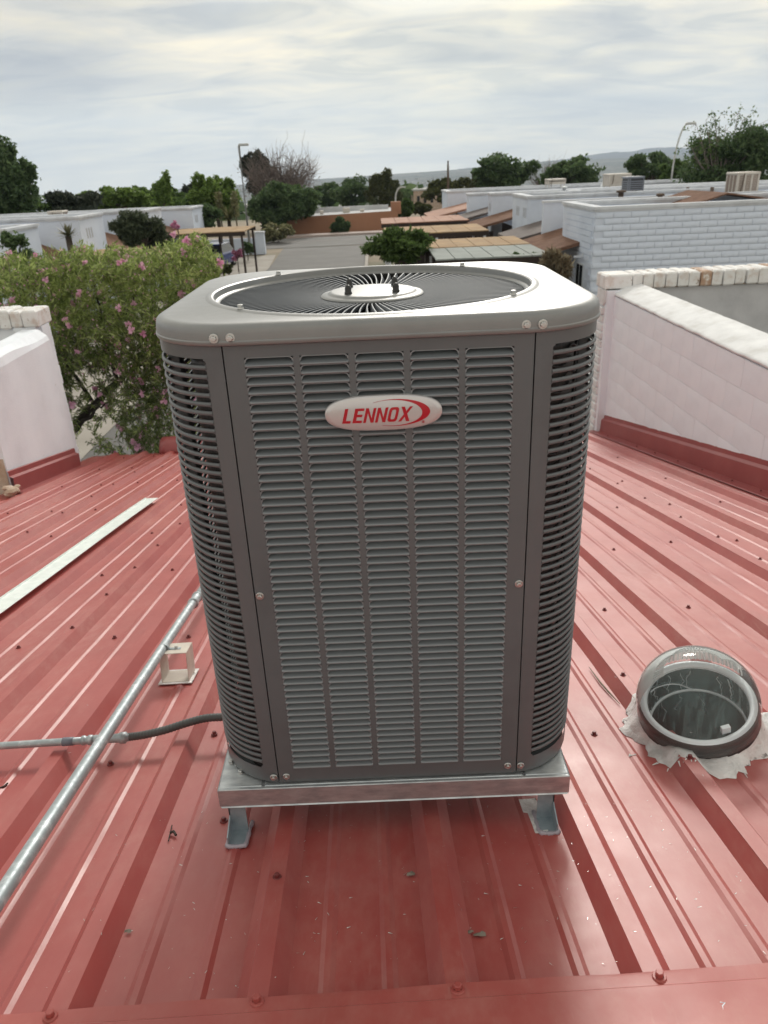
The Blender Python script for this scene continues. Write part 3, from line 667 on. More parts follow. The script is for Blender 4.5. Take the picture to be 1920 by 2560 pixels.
# corner / side guards with curved bars
def path(u, off=0.0, sx=1):
    """u = distance along the skin from the front seam; returns x,y on the skin moved inwards by off"""
    l1 = (W2-RC)-XS if W2-RC > XS else 0
    l1 = 0.0
    r = RC-off; arc = RC*math.pi/2
    x_s = XS
    straight = (W2-RC)-XS            # negative: the seam already sits on the start of the arc
    a0 = max(0.0, math.asin(max(0, -straight)/RC)) if straight < 0 else 0.0
    L1 = max(0.0, straight); arcl = RC*(math.pi/2-a0)
    if u < L1: x_, y_, nx, ny = XS+u, 0, 0, -1
    elif u < L1+arcl:
        a = a0+(u-L1)/RC; nx, ny = math.sin(a), -math.cos(a); x_, y_ = W2-RC+RC*nx, RC+RC*ny
    else: v = u-L1-arcl; x_, y_, nx, ny = W2, RC+v, 1, 0
    if y_ > DEP-RC:
        v = y_-(DEP-RC); a = min(v/RC, math.pi/2); nx, ny = math.cos(a), math.sin(a); x_, y_ = W2-RC+RC*nx, DEP-RC+RC*ny
    return sx*(x_-nx*off), y_-ny*off, sx*nx, ny
def coff(u, sx):
    m_ = 0.082 if sx < 0 else 0.040
    return 0.028+(m_-0.028)*min(1, max(0, (u-0.05)/0.10))**1.2
US0 = 0.0355; UB0, UB1 = 0.262, 0.300; UEND = 0.262+0.50
UB2, UB3 = 0.56, 0.585
SH = 0.0098; BHh = PZ-SH
for sx in (-1, 1):
    def band(u0, u1, z0, z1, n=16, off=0.0, bb=None):
        rows = [[(*path(u, off, sx)[:2], z) for u in np.linspace(u0, u1, n)] for z in (z0, z1)]; bb.grid(rows)
    b = B(); zt = H-0.004
    UT = UEND+0.11
    band(0.0013, UT, Z1-0.001, zt, 40, 0, b); band(0.0013, UT, 0.0, Z0-0.0005, 40, 0, b)
    rr = SH/2
    zs = []
    for r in range(NR):
        zb = Z0+r*PZ
        for q in np.linspace(0, 1, 9):
            dz = (q-0.5)*SH; zs.append((zb+BHh/2+SH*q, US0+rr-math.sqrt(max(0, rr*rr-dz*dz))))
    zs = [(Z0-0.0005, US0+rr)]+zs+[(Z1-0.001, US0+rr)]
    rows = [[(*path(u, 0, sx)[:2], z) for u in np.linspace(0.0013, ue, 5)] for z, ue in zs]
    b.grid(rows)
    for u0, u1 in ((UB0, UB1), (UB2, UB3), (UEND, UT)): band(u0, u1, Z0, Z1, 8, 0.0, b)
    # folded lips on the solid strip (gives it depth from inside)
    for uu in (UB0, UB1): 
        rows = [[(*path(uu, o_, sx)[:2], z) for o_ in (0, 0.022)] for z in (0.03, Z1)]; b.grid(rows)
    b.add([(sx*(XS+0.0013), 0, 0), (sx*(XS+0.0013), 0, zt), (sx*(XS+0.0013), 0.02, zt), (sx*(XS+0.0013), 0.02, 0)], [(0, 1, 2, 3)])
    cp = b.obj('corner_panel', 'unit_paint', ac); autosmooth(cp, 40)
    b = B(); rows = []
    uu = [US0+0.001]+list(np.linspace(US0+0.012, UB0+0.003, 20))
    sect = [(0.0, 0.0), (-0.0012, 0.0012), (-0.0016, 0.0035), (-0.0008, BHh), (0.003, BHh+0.0006), (0.0045, BHh-0.001), (0.0045, 0.001), (0.003, -0.0004), (0, 0)]
    for u in uu:
        rows.append([(*path(u, o_, sx)[:2], z_) for o_, z_ in sect])
    b.grid(rows)
    uu = list(np.linspace(UB1-0.003, UB2+0.003, 6))
    b.grid([[(*path(u, o_, sx)[:2], z_) for o_, z_ in sect] for u in uu])
    b.grid([[(*path(u, o_, sx)[:2], z_) for o_, z_ in sect] for u in np.linspace(UB3-0.003, UEND+0.003, 8)])
    bme = bpy.data.meshes.new('guard_bar'); bme.from_pydata(b.V, [], b.F); bme.polygons.foreach_set('use_smooth', [True]*len(bme.polygons)); bme.materials.append(MT['unit_paint'])
    for r in range(1, NR):
        o = bpy.data.objects.new('guard_bar', bme); COL.objects.link(o); o.parent = cp; o.location = (0, 0, Z0+r*PZ-BHh/2)
    # coil behind: sits well inside, starting past the corner on both sides
    b = B(); rows = []
    for z in np.linspace(0.02, H-0.03, 60):
        e = 0.0
        rows.append([(*path(u, coff(u, sx), sx)[:2], z) for u in list(np.linspace(0.01, 0.24, 18))+list(np.linspace(0.26, UT, 10))])
    cb = b.grid(rows).obj('coil', 'coil', ac, True); sm = cb.modifiers.new('t', 'SOLIDIFY'); sm.thickness = 0.02
# tube returns showing as ribs on the coil
b = B()
for sx in (-1, 1):
    for k_ in range(40):
        z = 0.04+k_*0.0255
        b.tube([(*path(u, coff(u, sx)-0.004, sx)[:2], z+0.006*math.sin(u*60)) for u in np.linspace(0.02, 0.25, 16)], 0.0028, 5)
tag(b.obj('coil_tube', 'coil', ac, True), kind='stuff')
# back panel, base pan
b = B().box(-XS, XS, DEP-0.004, DEP, 0, H-0.004); b.obj('back_panel', 'unit_paint', ac)
r0_ = rsq(W2-0.006, 0.006, DEP-0.006, RC-0.006, -0.004); r1_ = rsq(W2-0.006, 0.006, DEP-0.006, RC-0.006, 0.03)
n_ = len(r0_); b = B(); b.add(r0_+r1_, [tuple(range(n_-1, -1, -1)), tuple(range(n_, 2*n_))]+[(i, (i+1) % n_, n_+(i+1) % n_, n_+i) for i in range(n_)]); b.obj('base_pan', 'unit_paint', ac)
# badge with lettering
bc = np.array([0.0035, -0.010, 0.9195])
def superel(a, b_, n=64, p=2.9, pz_=2.3):
    P = []
    for t in np.linspace(0, 2*math.pi, n, endpoint=False):
        c_, s_ = math.cos(t), math.sin(t)
        x_ = a*math.copysign(abs(c_)**(2/p), c_); z_ = b_*math.copysign(abs(s_)**(2/pz_), s_); P.append((x_, z_))
    return P
b = B(); pts = superel(0.1115, 0.0345); V = []; ringsb = ((1.0, 0.010), (1.0, 0.003), (0.985, 0.0008), (0.90, -0.0008), (0.6, -0.0025), (0.3, -0.0034), (0.001, -0.0036))
for k_, y_ in ringsb: V += [(bc[0]+x_*(k_ if k_ > .95 else k_), bc[1]+y_, bc[2]+z_*k_) for x_, z_ in pts]
n_ = len(pts); F = [(i*n_+j, i*n_+(j+1) % n_, (i+1)*n_+(j+1) % n_, (i+1)*n_+j) for i in range(len(ringsb)-1) for j in range(n_)]
badge = mesh('name_badge', V, [tuple(reversed(f)) for f in F], 'badge_silver', ac, True)
def bsurf(x_, z_):
    k_ = min(1.0, max(((x_/0.1115)**2+(z_/0.0345)**2)**0.5, 0.0)); return bc[1]-0.0036+0.003*k_**2-0.0009
def poly_on_badge(name, polys, m_='badge_red', ext=0.0007):
    b = B()
    for P in polys:
        n = len(P); b.add([(bc[0]+x_, bsurf(x_, z_)-ext*0, bc[2]+z_) for x_, z_ in P]+[(bc[0]+x_, bsurf(x_, z_)+0.0016, bc[2]+z_) for x_, z_ in P], [tuple(range(n-1, -1, -1))]+[(i, (i+1) % n, n+(i+1) % n, n+i) for i in range(n)])
    return b.obj(name, m_, badge)
LH = 0.0285; SK = 0.26
def shear(P, x0, z0=-0.0165): return [(x0+x_+SK*z_, z0+z_) for x_, z_ in P]
st = 0.0062; ht = 0.0048
def Lr(w_): return [[(0, 0), (w_, 0), (w_, ht), (st, ht), (st, LH), (0, LH)]]
def Er(w_): return [[(0, 0), (st, 0), (st, LH), (0, LH)], [(st, 0), (w_, 0), (w_, ht), (st, ht)], [(st, LH/2-ht/2), (w_*0.92, LH/2-ht/2), (w_*0.92, LH/2+ht/2), (st, LH/2+ht/2)], [(st, LH-ht), (w_, LH-ht), (w_, LH), (st, LH)]]
def Nr(w_): s2 = st*0.84; return [[(0, 0), (s2, 0), (s2, LH), (0, LH)], [(w_-s2, 0), (w_, 0), (w_, LH), (w_-s2, LH)], [(s2-0.0002, LH), (s2*0.9, LH*0.72), (w_-s2, 0), (w_-s2+0.0002, LH*0.28)]]
def Or(w_):
    o_ = []; i_ = []
    for a in range(0, 360, 20):
        c_, s_ = math.cos(R_(a)), math.sin(R_(a))
        o_.append((w_/2+w_/2*math.copysign(abs(c_)**0.5, c_), LH/2+LH/2*math.copysign(abs(s_)**0.45, s_)))
        i_.append((w_/2+(w_/2-st*0.82)*math.copysign(abs(c_)**0.5, c_), LH/2+(LH/2-ht)*math.copysign(abs(s_)**0.45, s_)))
    n = len(o_); return [[o_[i], o_[(i+1) % n], i_[(i+1) % n], i_[i]] for i in range(n)]
def Xr(w_): return [[(0, 0), (st*0.9, 0), (w_, LH), (w_-st*0.9, LH)], [(w_-st*1.05, 0), (w_, 0), (st*1.05, LH), (0, LH)]]
cx_ = -0.0795; 
for nm, fn, w_ in (('L', Lr, 0.0155), ('E', Er, 0.0175), ('N', Nr, 0.0195), ('N', Nr, 0.0195), ('O', Or, 0.0185), ('X', Xr, 0.0215)):
    poly_on_badge('letter', [shear(P, cx_) for P in fn(w_)]); cx_ += w_+0.0030+(0.0008 if nm == 'L' else 0)
# crescent swoosh
def cres():
    Q = []; n = 34
    A_ = [R_(a) for a in np.linspace(128, -112, n)]
    outer = [(0.022+0.066*math.cos(a), 0.001+0.0262*math.sin(a)) for a in A_]
    wd = [0.0006+0.0145*(math.sin((i/(n-1))*math.pi)**2.2) for i in range(n)]
    inner = []
    for a, w_ in zip(A_, wd): inner.append((0.022+(0.066-w_)*math.cos(a)-0.0, 0.001+(0.0262-w_*0.42)*math.sin(a)))
    return [[outer[i], outer[i+1], inner[i+1], inner[i]] for i in range(n-1)]
poly_on_badge('swoosh', [[tuple(p) for p in reversed(P)] for P in cres()])
rg = []; n = 16
for i in range(n):
    a, a2 = 2*math.pi*i/n, 2*math.pi*(i+1)/n; rg.append([(0.0745+0.0025*math.cos(a2), -0.0195+0.0025*math.sin(a2)), (0.0745+0.0025*math.cos(a), -0.0195+0.0025*math.sin(a)), (0.0745+0.0019*math.cos(a), -0.0195+0.0019*math.sin(a)), (0.0745+0.0019*math.cos(a2), -0.0195+0.0019*math.sin(a2))])
rg += [[(0.0738, -0.0207), (0.0744, -0.0207), (0.0744, -0.0183), (0.0738, -0.0183)], [(0.0744, -0.0195), (0.0754, -0.0195), (0.0754, -0.0183), (0.0744, -0.0183)], [(0.0744, -0.0196), (0.0750, -0.0207), (0.0756, -0.0207), (0.0750, -0.0196)]]
poly_on_badge('registered_mark', rg)

# ---- galvanised stand
st_ = thing('equipment_stand', 'galvanised steel stand with channel legs carrying the grey air conditioner', 'stand', (0, 0.39, -0.2))
SX0, SX1, SY0, SY1 = -0.437, 0.416, -0.012, 0.80
def chan(name, x0, x1, y0, y1, z0, z1):
    bb = B().bbox(x0, x1, y0, y1, z0, z1, 0.0045); o = bb.obj(name, 'galv', st_); return o
chan('front_rail', SX0, SX1, SY0, SY0+0.0035, -0.064, -0.0045)
chan('rear_rail', SX0, SX1, SY1-0.05, SY1, -0.064, -0.0046)
chan('side_rail', SX0, SX0+0.11, SY0+0.004, SY1-0.051, -0.0125, -0.0047); chan('side_rail', SX1-0.11, SX1, SY0+0.004, SY1-0.051, -0.0125, -0.0047)
chan('side_rail_web', SX0+0.001, SX0+0.005, SY0+0.004, SY1-0.051, -0.0635, -0.013); chan('side_rail_web', SX1-0.005, SX1-0.001, SY0+0.004, SY1-0.051, -0.0635, -0.013)
chan('top_flange', SX0+0.111, SX1-0.111, SY0+0.004, SY0+0.05, -0.0100, -0.0048)
def leg(x0, x1, yb, side, front=True):
    b = B()
    zt = -0.03 if front else -0.03
    y0 = yb
    ps = SO[2]-0.217*(y0-SO[1])
    b.box(x0, x1, y0, y0+0.003, ps+0.008, zt)
    xs = x0 if side < 0 else x1-0.003
    # side lip with the slanted foot
    yf = y0-0.052; zf = SO[2]-0.217*(yf-SO[1])
    b.add([(xs, y0+0.04, ps-0.0), (xs, yf, zf+0.004), (xs, yf, zf+0.030), (xs, y0, ps+0.062), (xs, y0, zt), (xs, y0+0.04, zt)] +
          [(xs+0.003, y0+0.04, ps-0.0), (xs+0.003, yf, zf+0.004), (xs+0.003, yf, zf+0.030), (xs+0.003, y0, ps+0.062), (xs+0.003, y0, zt), (xs+0.003, y0+0.04, zt)],
          [(0, 1, 2, 3, 4, 5), (11, 10, 9, 8, 7, 6)]+[(i, 6+i, 6+(i+1) % 6, (i+1) % 6) for i in range(6)])
    b.add([(x0, y0+0.002, ps+0.009), (x1, y0+0.002, ps+0.009), (x1, yf, zf+0.006), (x0, yf, zf+0.006)], [(0, 3, 2, 1)])
    b.obj('leg', 'galv_leg', st_)
    # silicone bead
    bb = B(); P = []
    for x_, y_ in [(x0-0.002, y0+0.03), (x0-0.003, yf+0.006), (x0+0.002, yf-0.002), ((x0+x1)/2, yf-0.004), (x1, yf-0.001), (x1+0.002, yf+0.01), (x1+0.002, y0+0.01), (x1+0.003, y0+0.045)]:
        P.append((x_+random.uniform(-.0015, .0015), y_, SO[2]-0.217*(y_-SO[1])+0.004+profile(x_)*0))
    P2 = []
    for i in range(len(P)-1):
        for q in np.linspace(0, 1, 5, endpoint=False): P2.append(tuple(P[i][k]+(P[i+1][k]-P[i][k])*q for k in range(3)))
    bb.tube(P2, [random.uniform(.004, .0075) for _ in P2], 8); bb.obj('sealant_bead', 'silicone', st_, True)
mat('galv_leg', (0.30, 0.36, 0.40), 0.45, metal=0.35, var=((0.24, 0.29, 0.33), (0.36, 0.42, 0.46)), vscale=25)
leg(-0.423, -0.381, 0.004, -1); leg(0.345, 0.386, 0.004, 1)
for x0 in (-0.425, 0.36):
    b = B().box(x0, x0+0.045, 0.74, 0.785, SO[2]-0.217*(0.76-SO[1])-0.01, -0.05); b.obj('leg', 'galv_leg', st_)
b = B(); 
hexm = screw_mesh('bolt', 0.0062, 0.009, 'screw_metal', washr=1.05)
for x_, y_ in ((-0.402, 0.072), (-0.418, 0.078), (-0.388, 0.042), (0.355, 0.05), (0.377, 0.072), (0.35, 0.034)): instance(hexm, 'bolt', st_, (x_, y_, -0.0045))
b = B(); b.obox(rf(0.318, -0.03, 0.0035), SL*0.045, SV*0.14, SN*0.001); b.obj('sealant_patch', 'sealant', st_)

# ================================================================== CONDUITS, STRIP, BRACKET
cond = thing('conduit', 'thick galvanised conduit pipe running down the left of the roof to the air conditioner', 'pipe', rf(-0.83, 0.5, 0.12))
b = B().tube([rf(-0.832, t, 0.12+0.003*math.sin(t*2)) for t in np.linspace(-0.60, 1.56, 30)], 0.0178, 18); b.obj('pipe', 'galv_pipe', cond, True)
b = B().tube([rf(-0.83, t, 0.12) for t in np.linspace(1.56, 4.0, 10)], 0.0178, 14); b.obj('pipe', 'galv_pipe', cond, True)
c0 = rf(-0.8305, 1.50, 0.12)
b = B().tube([c0+SV*q for q in (0, 0.002, 0.010, 0.012, 0.03, 0.075, 0.085, 0.087, 0.097, 0.099)], [0.018, 0.0245, 0.0245, 0.0215, 0.0205, 0.0205, 0.0215, 0.0245, 0.0245, 0.018], 18); b.obj('coupling', 'galv_pipe', cond, True)
# strap bracket of bent sheet
br = thing('pipe_bracket', 'small cream bent-metal box bracket holding up the thick conduit', 'bracket', rf(-0.79, 1.0, 0))
# box: base on roof at s -.84..-.735, t .94..1.06; open along t
sA, sB, hT, th = -0.836, -0.735, 0.118, 0.0022; tA, tB = 0.955, 1.055
b = B()
for (s0, s1, h0, h1) in ((sA, sB, 0.004, 0.004+th), (sA, sB, hT-th, hT), (sA, sA+th, 0.004+th, hT-th), (sB-th, sB, 0.004+th, hT-th)):
    b.obox(rf(s0, tA, h0), SL*(s1-s0), SV*(tB-tA), SN*(h1-h0))
b.obj('bracket_box', 'cream_metal', br)
b = B(); ct = rf(-0.8275, 0.0, 0.12)
P = [ct+SL*0.0195*math.cos(a)+SN*0.0195*math.sin(a) for a in np.linspace(R_(200), R_(-20), 14)]+[rf(-0.808, 0, 0.1195), rf(-0.765, 0, 0.1192)]
rows = [[p+SV*(1.0+q) for p in P] for q in (-0.010, 0.010)]
o = B().grid(rows).obj('strap', 'galv_pipe', br, True); sm = o.modifiers.new('t', 'SOLIDIFY'); sm.thickness = 0.002
instance(hexm, 'screw', br, rf(-0.782, 1.0, 0.1205), rq)
b = B(); b.obox(rf(sA-0.012, tA-0.012, 0.0015), SL*(sB-sA+0.024), SV*(tB-tA+0.024), SN*0.003); b.obj('base_sealant', 'sealant', br)
c2 = thing('electrical_conduit', 'thin grey conduit with flexible whip crossing the ribs to the air conditioner', 'pipe', rf(-0.9, 0.45, 0.05))
b = B().tube([rf(s, 0.462+0.012*(s+1.0), 0.056) for s in np.linspace(-1.9, -0.925, 14)], 0.0112, 14); b.obj('pipe', 'galv_pipe', c2, True)
b = B().tube([rf(-1.003+q, 0.462, 0.056) for q in (0, .001, .033, .034)], [0.010, 0.0130, 0.0130, 0.010], 14); b.obj('strap', 'grey_unit', c2, True)
b = B().tube([rf(-0.945+q, 0.463, 0.056) for q in (0, .001, .010, .012, .02, .021, .032, .034, .036)], [.010, .0145, .0145, .012, .012, .0155, .0155, .013, .010], 16); b.obj('coupling', 'galv_pipe', c2, True)
b = B().tube([rf(-0.910+q, 0.465, 0.056) for q in (0, .005, .07, .08, .082, .098, .10, .108)], [.0125, .0135, .0135, .0155, .0175, .0175, .0135, .011], 14); b.obj('fitting', 'galv_pipe', c2, True)
P = [rf(-0.805, 0.468, 0.056), rf(-0.76, 0.472, 0.058), rf(-0.70, 0.482, 0.064), rf(-0.64, 0.497, 0.074), rf(-0.58, 0.508, 0.082), rf(-0.52, 0.508, 0.083), rf(-0.46, 0.502, 0.080), rf(-0.38, 0.49, 0.082)]
PP = []; RR = []
for i in range(len(P)-1):
    p0 = P[max(i-1, 0)]; p1 = P[i]; p2 = P[i+1]; p3 = P[min(i+2, len(P)-1)]
    for q in np.linspace(0, 1, 18, endpoint=False):
        PP.append(0.5*((2*p1)+(-p0+p2)*q+(2*p0-5*p1+4*p2-p3)*q*q+(-p0+3*p1-3*p2+p3)*q**3)); RR.append(0.0118+(0.0013 if len(RR) % 3 == 0 else 0))
b = B().tube(PP, RR, 14); b.obj('flexible_whip', 'flex_rubber', c2, True)
# long white metal strip lying on the ribs
rows = []
for t in np.linspace(-0.4, 4.57, 40):
    h = 0.038-0.012*math.sin(max(0, t)/7.8*math.pi)+0.004*abs(math.sin(t*1.3)); s_ = -1.86-0.012*(t-1.5)*(4.6-t)*0.3
    rows.append([rf(s_+dx, t, h+dh) for dx, dh in ((-0.052, 0.010), (-0.050, 0.0), (0.048, 0.0), (0.050, -0.0022))])
o = B().grid(rows).obj('metal_strip', 'white_strip'); sm = o.modifiers.new('t', 'SOLIDIFY'); sm.thickness = 0.0018
tag(o, 'long pale galvanised metal strip lying loose along the left of the red roof', 'metal strip')

# ================================================================== SKYLIGHT DOME
sk = thing('skylight', 'clear plastic dome skylight on black ring, sealed with smeared white sealant', 'skylight', rf(0.90, 0.36, 0))
Nn = SN-0.228*SL-0.353*SV; Nn /= np.linalg.norm(Nn); Xn = np.cross(SV, Nn); Xn /= np.linalg.norm(Xn); Yn = np.cross(Nn, Xn)
cs = rf(0.898, 0.36, 0.12)
md = mat('dome_plastic', (0.9, 0.9, 0.9), 0.1); T = md.node_tree; T.nodes.clear(); L = T.links
tr_ = T.nodes.new('ShaderNodeBsdfTransparent'); tr_.inputs[0].default_value = (0.95, 0.965, 0.965, 1); gl_ = T.nodes.new('ShaderNodeBsdfGlossy'); gl_.inputs['Roughness'].default_value = 0.04; gl_.inputs[0].default_value = (1, 1, 1, 1)
lw_ = T.nodes.new('ShaderNodeLayerWeight'); lw_.inputs[0].default_value = 0.13; ms_ = T.nodes.new('ShaderNodeMixShader'); L.new(lw_.outputs['Fresnel'], ms_.inputs[0]); L.new(tr_.outputs[0], ms_.inputs[1]); L.new(gl_.outputs[0], ms_.inputs[2])
ds_ = T.nodes.new('ShaderNodeBsdfDiffuse'); ds_.inputs[0].default_value = (0.7, 0.74, 0.74, 1); m2_ = T.nodes.new('ShaderNodeMixShader'); m2_.inputs[0].default_value = 0.09; L.new(ms_.outputs[0], m2_.inputs[1]); L.new(ds_.outputs[0], m2_.inputs[2])
L.new(m2_.outputs[0], T.nodes.new('ShaderNodeOutputMaterial').inputs[0])
mat('ring_black', (0.028, 0.022, 0.022), 0.4)
mat('rim_white', (0.75, 0.79, 0.83), 0.3, metal=0.1, bump=0.001, bscale=60)
mat('tube_mirror', (0.36, 0.43, 0.43), 0.14, metal=0.9, dents=(0.02, 7, (2.5, 2.5, 0.6)))
def lz(prof, nm, m_, n=56, smooth=True, par=sk): return B().lathe(prof, cs, n, Xn, Yn, Nn).obj(nm, m_, par, smooth)
o = lz([(0.166, -0.07), (0.170, -0.045), (0.168, -0.043), (0.166, -0.020), (0.167, -0.018), (0.163, 0.002), (0.157, 0.004)], 'curb_ring', 'ring_black')
lz([(0.160, 0.0035), (0.152, 0.007), (0.142, 0.005), (0.1385, -0.006)], 'rim', 'rim_white')
lz([(0.1395, -0.002), (0.138, -0.05), (0.136, -0.20), (0.10, -0.35), (0.0, -0.36)], 'light_tube', 'tube_mirror')
for rr_, hh_ in ((0.1372, -0.10),):
    b = B().lathe([(rr_+0.001, hh_+0.004), (rr_-0.004, hh_+0.002), (rr_-0.004, hh_-0.004), (rr_+0.001, hh_-0.006)], cs, 48, Xn, Yn, Nn); b.obj('tube_joint', 'rim_white', sk, True)
dome = []
for a in np.linspace(0, 90, 22): dome.append((0.171*math.cos(R_(a))**0.9 if a < 90 else 0.0005, 0.150*math.sin(R_(a))))
lz([(0.172, -0.035)]+dome, 'dome', 'dome_plastic')
# prismatic lens ribs on the far upper part of the dome
mat('lens_ribs', (0.88, 0.90, 0.90), 0.3, spec=0.6, transl=0.5)
b = B()
for i in range(34):
    a = R_(15+i*4.6); pts = []
    for e in np.linspace(4, 60, 9):
        r = 0.163*math.cos(R_(e))**0.9; h = 0.143*math.sin(R_(e)); pts.append(cs+Xn*r*math.cos(a)+Yn*r*math.sin(a)+Nn*h)
    b.tube(pts, 0.0022, 5)
tag(b.obj('lens_rib', 'lens_ribs', sk), kind='stuff')
b = B(); rcr = random.Random(4)  # white strips stand in for reflection streaks inside the tube; widest one its seam
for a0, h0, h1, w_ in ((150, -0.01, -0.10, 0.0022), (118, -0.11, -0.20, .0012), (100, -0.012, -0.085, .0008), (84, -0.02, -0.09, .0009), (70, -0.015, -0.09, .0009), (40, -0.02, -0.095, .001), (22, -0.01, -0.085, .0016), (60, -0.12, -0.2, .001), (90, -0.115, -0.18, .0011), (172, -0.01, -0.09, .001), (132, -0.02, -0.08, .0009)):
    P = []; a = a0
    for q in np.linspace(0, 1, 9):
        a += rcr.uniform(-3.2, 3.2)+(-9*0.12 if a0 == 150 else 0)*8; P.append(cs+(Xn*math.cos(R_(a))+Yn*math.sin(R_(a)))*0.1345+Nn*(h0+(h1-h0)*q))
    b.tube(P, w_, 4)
tag(b.obj('seam_and_reflections', 'rim_white', sk), kind='stuff')
rows = []
for a in np.linspace(35, 120, 14):
    row = []
    for e in np.linspace(34, 58, 6):
        r = 0.160*math.cos(R_(e))**0.9; h = 0.140*math.sin(R_(e)); row.append(cs+Xn*r*math.cos(R_(a))+Yn*r*math.sin(R_(a))+Nn*h)
    rows.append(row)
B().grid(rows).obj('reflector', 'lens_ribs', sk, True)
ml = bpy.data.materials.new('lens_film'); ml.use_nodes = True; T = ml.node_tree; MT['lens_film'] = ml; bs_ = T.nodes['Principled BSDF']; bs_.inputs['Base Color'].default_value = (0.93, 0.95, 0.95, 1); bs_.inputs['Roughness'].default_value = 0.15
tp_ = T.nodes.new('ShaderNodeBsdfTransparent'); mm_ = T.nodes.new('ShaderNodeMixShader'); mm_.inputs[0].default_value = 0.72; T.links.new(tp_.outputs[0], mm_.inputs[1]); T.links.new(bs_.outputs[0], mm_.inputs[2]); T.links.new(mm_.outputs[0], T.nodes['Material Output'].inputs[0])
rows = []
for a in np.linspace(20, 172, 34):
    row = []
    for e in np.linspace(3, 60-abs(a-110)*0.25, 10):
        r = 0.166*math.cos(R_(e))**0.9; h = 0.146*math.sin(R_(e)); row.append(cs+Xn*r*math.cos(R_(a))+Yn*r*math.sin(R_(a))+Nn*h)
    rows.append(row)
B().grid(rows).obj('lens_film', 'lens_film', sk, True)
b = B(); b.obox(cs+Xn*0.01-Yn*0.128+Nn*(-0.002), Xn*0.024, Yn*0.012+Nn*0.0, Nn*0.022); b.obj('reflector_clip', 'rim_white', sk)
# sealant skirt
P = []; rows = []
nsk = 72; ctr = np.array([0.915, 0.385])
for i in range(nsk+1):
    a = 2*math.pi*(i % nsk)/nsk; rnd = random.Random(i % nsk)
    base = cs-Nn*0.052+Xn*0.168*math.cos(a)+Yn*0.168*math.sin(a)
    d_ = base-SO; s_, t_ = d_@SL, d_@SV
    ro = 0.215+0.018*math.sin(3*a+1)+0.012*math.sin(7*a)+rnd.uniform(-.012, .016)
    s2, t2 = ctr[0]+ro*math.cos(a)*1.0, ctr[1]+ro*math.sin(a)*0.95
    f_ = []
    for q in (0, 0.25, 0.5, 0.75, 1.0):
        ss, tt = s_+(s2-s_)*q, t_+(t2-t_)*q; hb = (d_@SN)
        f_.append(rf(ss, tt, max(profile(ss)+0.006*(1-q)+0.003, hb*(1-q)**2.2+profile(ss)*(1-(1-q)**2)+0.007*(1-q)+0.003)+rnd.uniform(-.003, .004)*(0 if q in (0, 1.0) else 1)-(0.003 if q == 1.0 else 0)))
    rows.append(f_)
B().grid(rows).obj('sealant_skirt', 'sealant', sk, True)
b = B()
for i in range(18):
    a = random.uniform(-2.9, 0.4); ro = random.uniform(0.20, 0.255); s_, t_ = ctr[0]+ro*math.cos(a), ctr[1]+ro*math.sin(a); l_ = random.uniform(.008, .022); d2 = a+random.uniform(-.5, .5); w_ = random.uniform(.002, .006)
    p0, p1 = rf(s_, t_, profile(s_)+0.002), rf(s_+l_*math.cos(d2), t_+l_*math.sin(d2), profile(s_+l_*math.cos(d2))+0.0018)
    nn = (SL*-math.sin(d2)+SV*math.cos(d2))*w_; b.add([p0-nn, p1-nn*.3, p1+nn*.3, p0+nn], [(0, 1, 2, 3)])
tag(b.obj('sealant_smear', 'sealant', sk), kind='stuff')

# ================================================================== SMALL BITS ON THE ROOF
def debris():
    b = B()
    for i in range(300):
        s_ = random.uniform(-0.75, 0.75); t_ = random.uniform(-0.44, 0.15)
        if random.random() < 0.3: s_ = random.uniform(-1.6, 1.5); t_ = random.uniform(-0.4, 1.6)
        r = random.uniform(.0005, .0012); a = random.uniform(0, 6.28); l_ = r*random.uniform(1, 5)
        p = rf(s_, t_, profile(s_)+0.0015); d1 = (SL*math.cos(a)+SV*math.sin(a)); d2 = (SL*-math.sin(a)+SV*math.cos(a))
        b.add([p-d1*l_-d2*r*.5, p+d1*l_-d2*r*.5, p+d1*l_+d2*r*.5, p-d1*l_+d2*r*.5+SN*r], [(0, 1, 2, 3)])
    tag(b.obj('metal_shavings', 'screw_metal'), 'scattered tiny bright metal shavings and grit on the red roof', 'shavings', kind='stuff')
debris()
for P in (((1737, 2528), (1743, 2545), (1745, 2575)), ((1800, 2506), (1812, 2508), (1806, 2516), (1811, 2535), (1813, 2575))):
    def cpt(px, py):
        d = ray(px, py); k_ = SN@(SO+SN*0.0475-CAM)/(SN@d); return CAM+d*k_
    B().tube([cpt(*q) for q in P], [0.0012]+[0.0018]*(len(P)-1), 5).obj('paint_drip', 'stucco_white', house)
mat('dry_leaf', (0.20, 0.17, 0.14), 0.8); mat('twig_dark', (0.04, 0.03, 0.025), 0.8)
for (px, py, lab, sz) in ((1028, 2186, 'small curled grey dry leaf on the red roof before the middle of the stand', .013), (1176, 2331, 'small dark dry leaf beside a paler one near the ridge cap', .009), (1200, 2336, 'small pale dry leaf beside a darker one near the ridge cap', .014), (321, 2330, 'small grey pebble-like seed on the rib edge at lower left', .009)):
    d = ray(px, py); k_ = SN@(SO+SN*0.004-CAM)/(SN@d); p = CAM+d*k_; e = p-SO; p = rf(e@SL, e@SV, profile(e@SL)+0.004)
    V = [p+SL*sz*math.cos(a)*random.uniform(.5, 1.1)+SV*sz*.6*math.sin(a)*random.uniform(.6, 1.2)+SN*random.uniform(-.001, .004) for a in np.linspace(0, 2*math.pi, 9, endpoint=False)]
    o = mesh('dry_leaf', V+[p+SN*0.005], [(i, (i+1) % 9, 9) for i in range(9)], 'dry_leaf'); tag(o, lab, 'leaf')
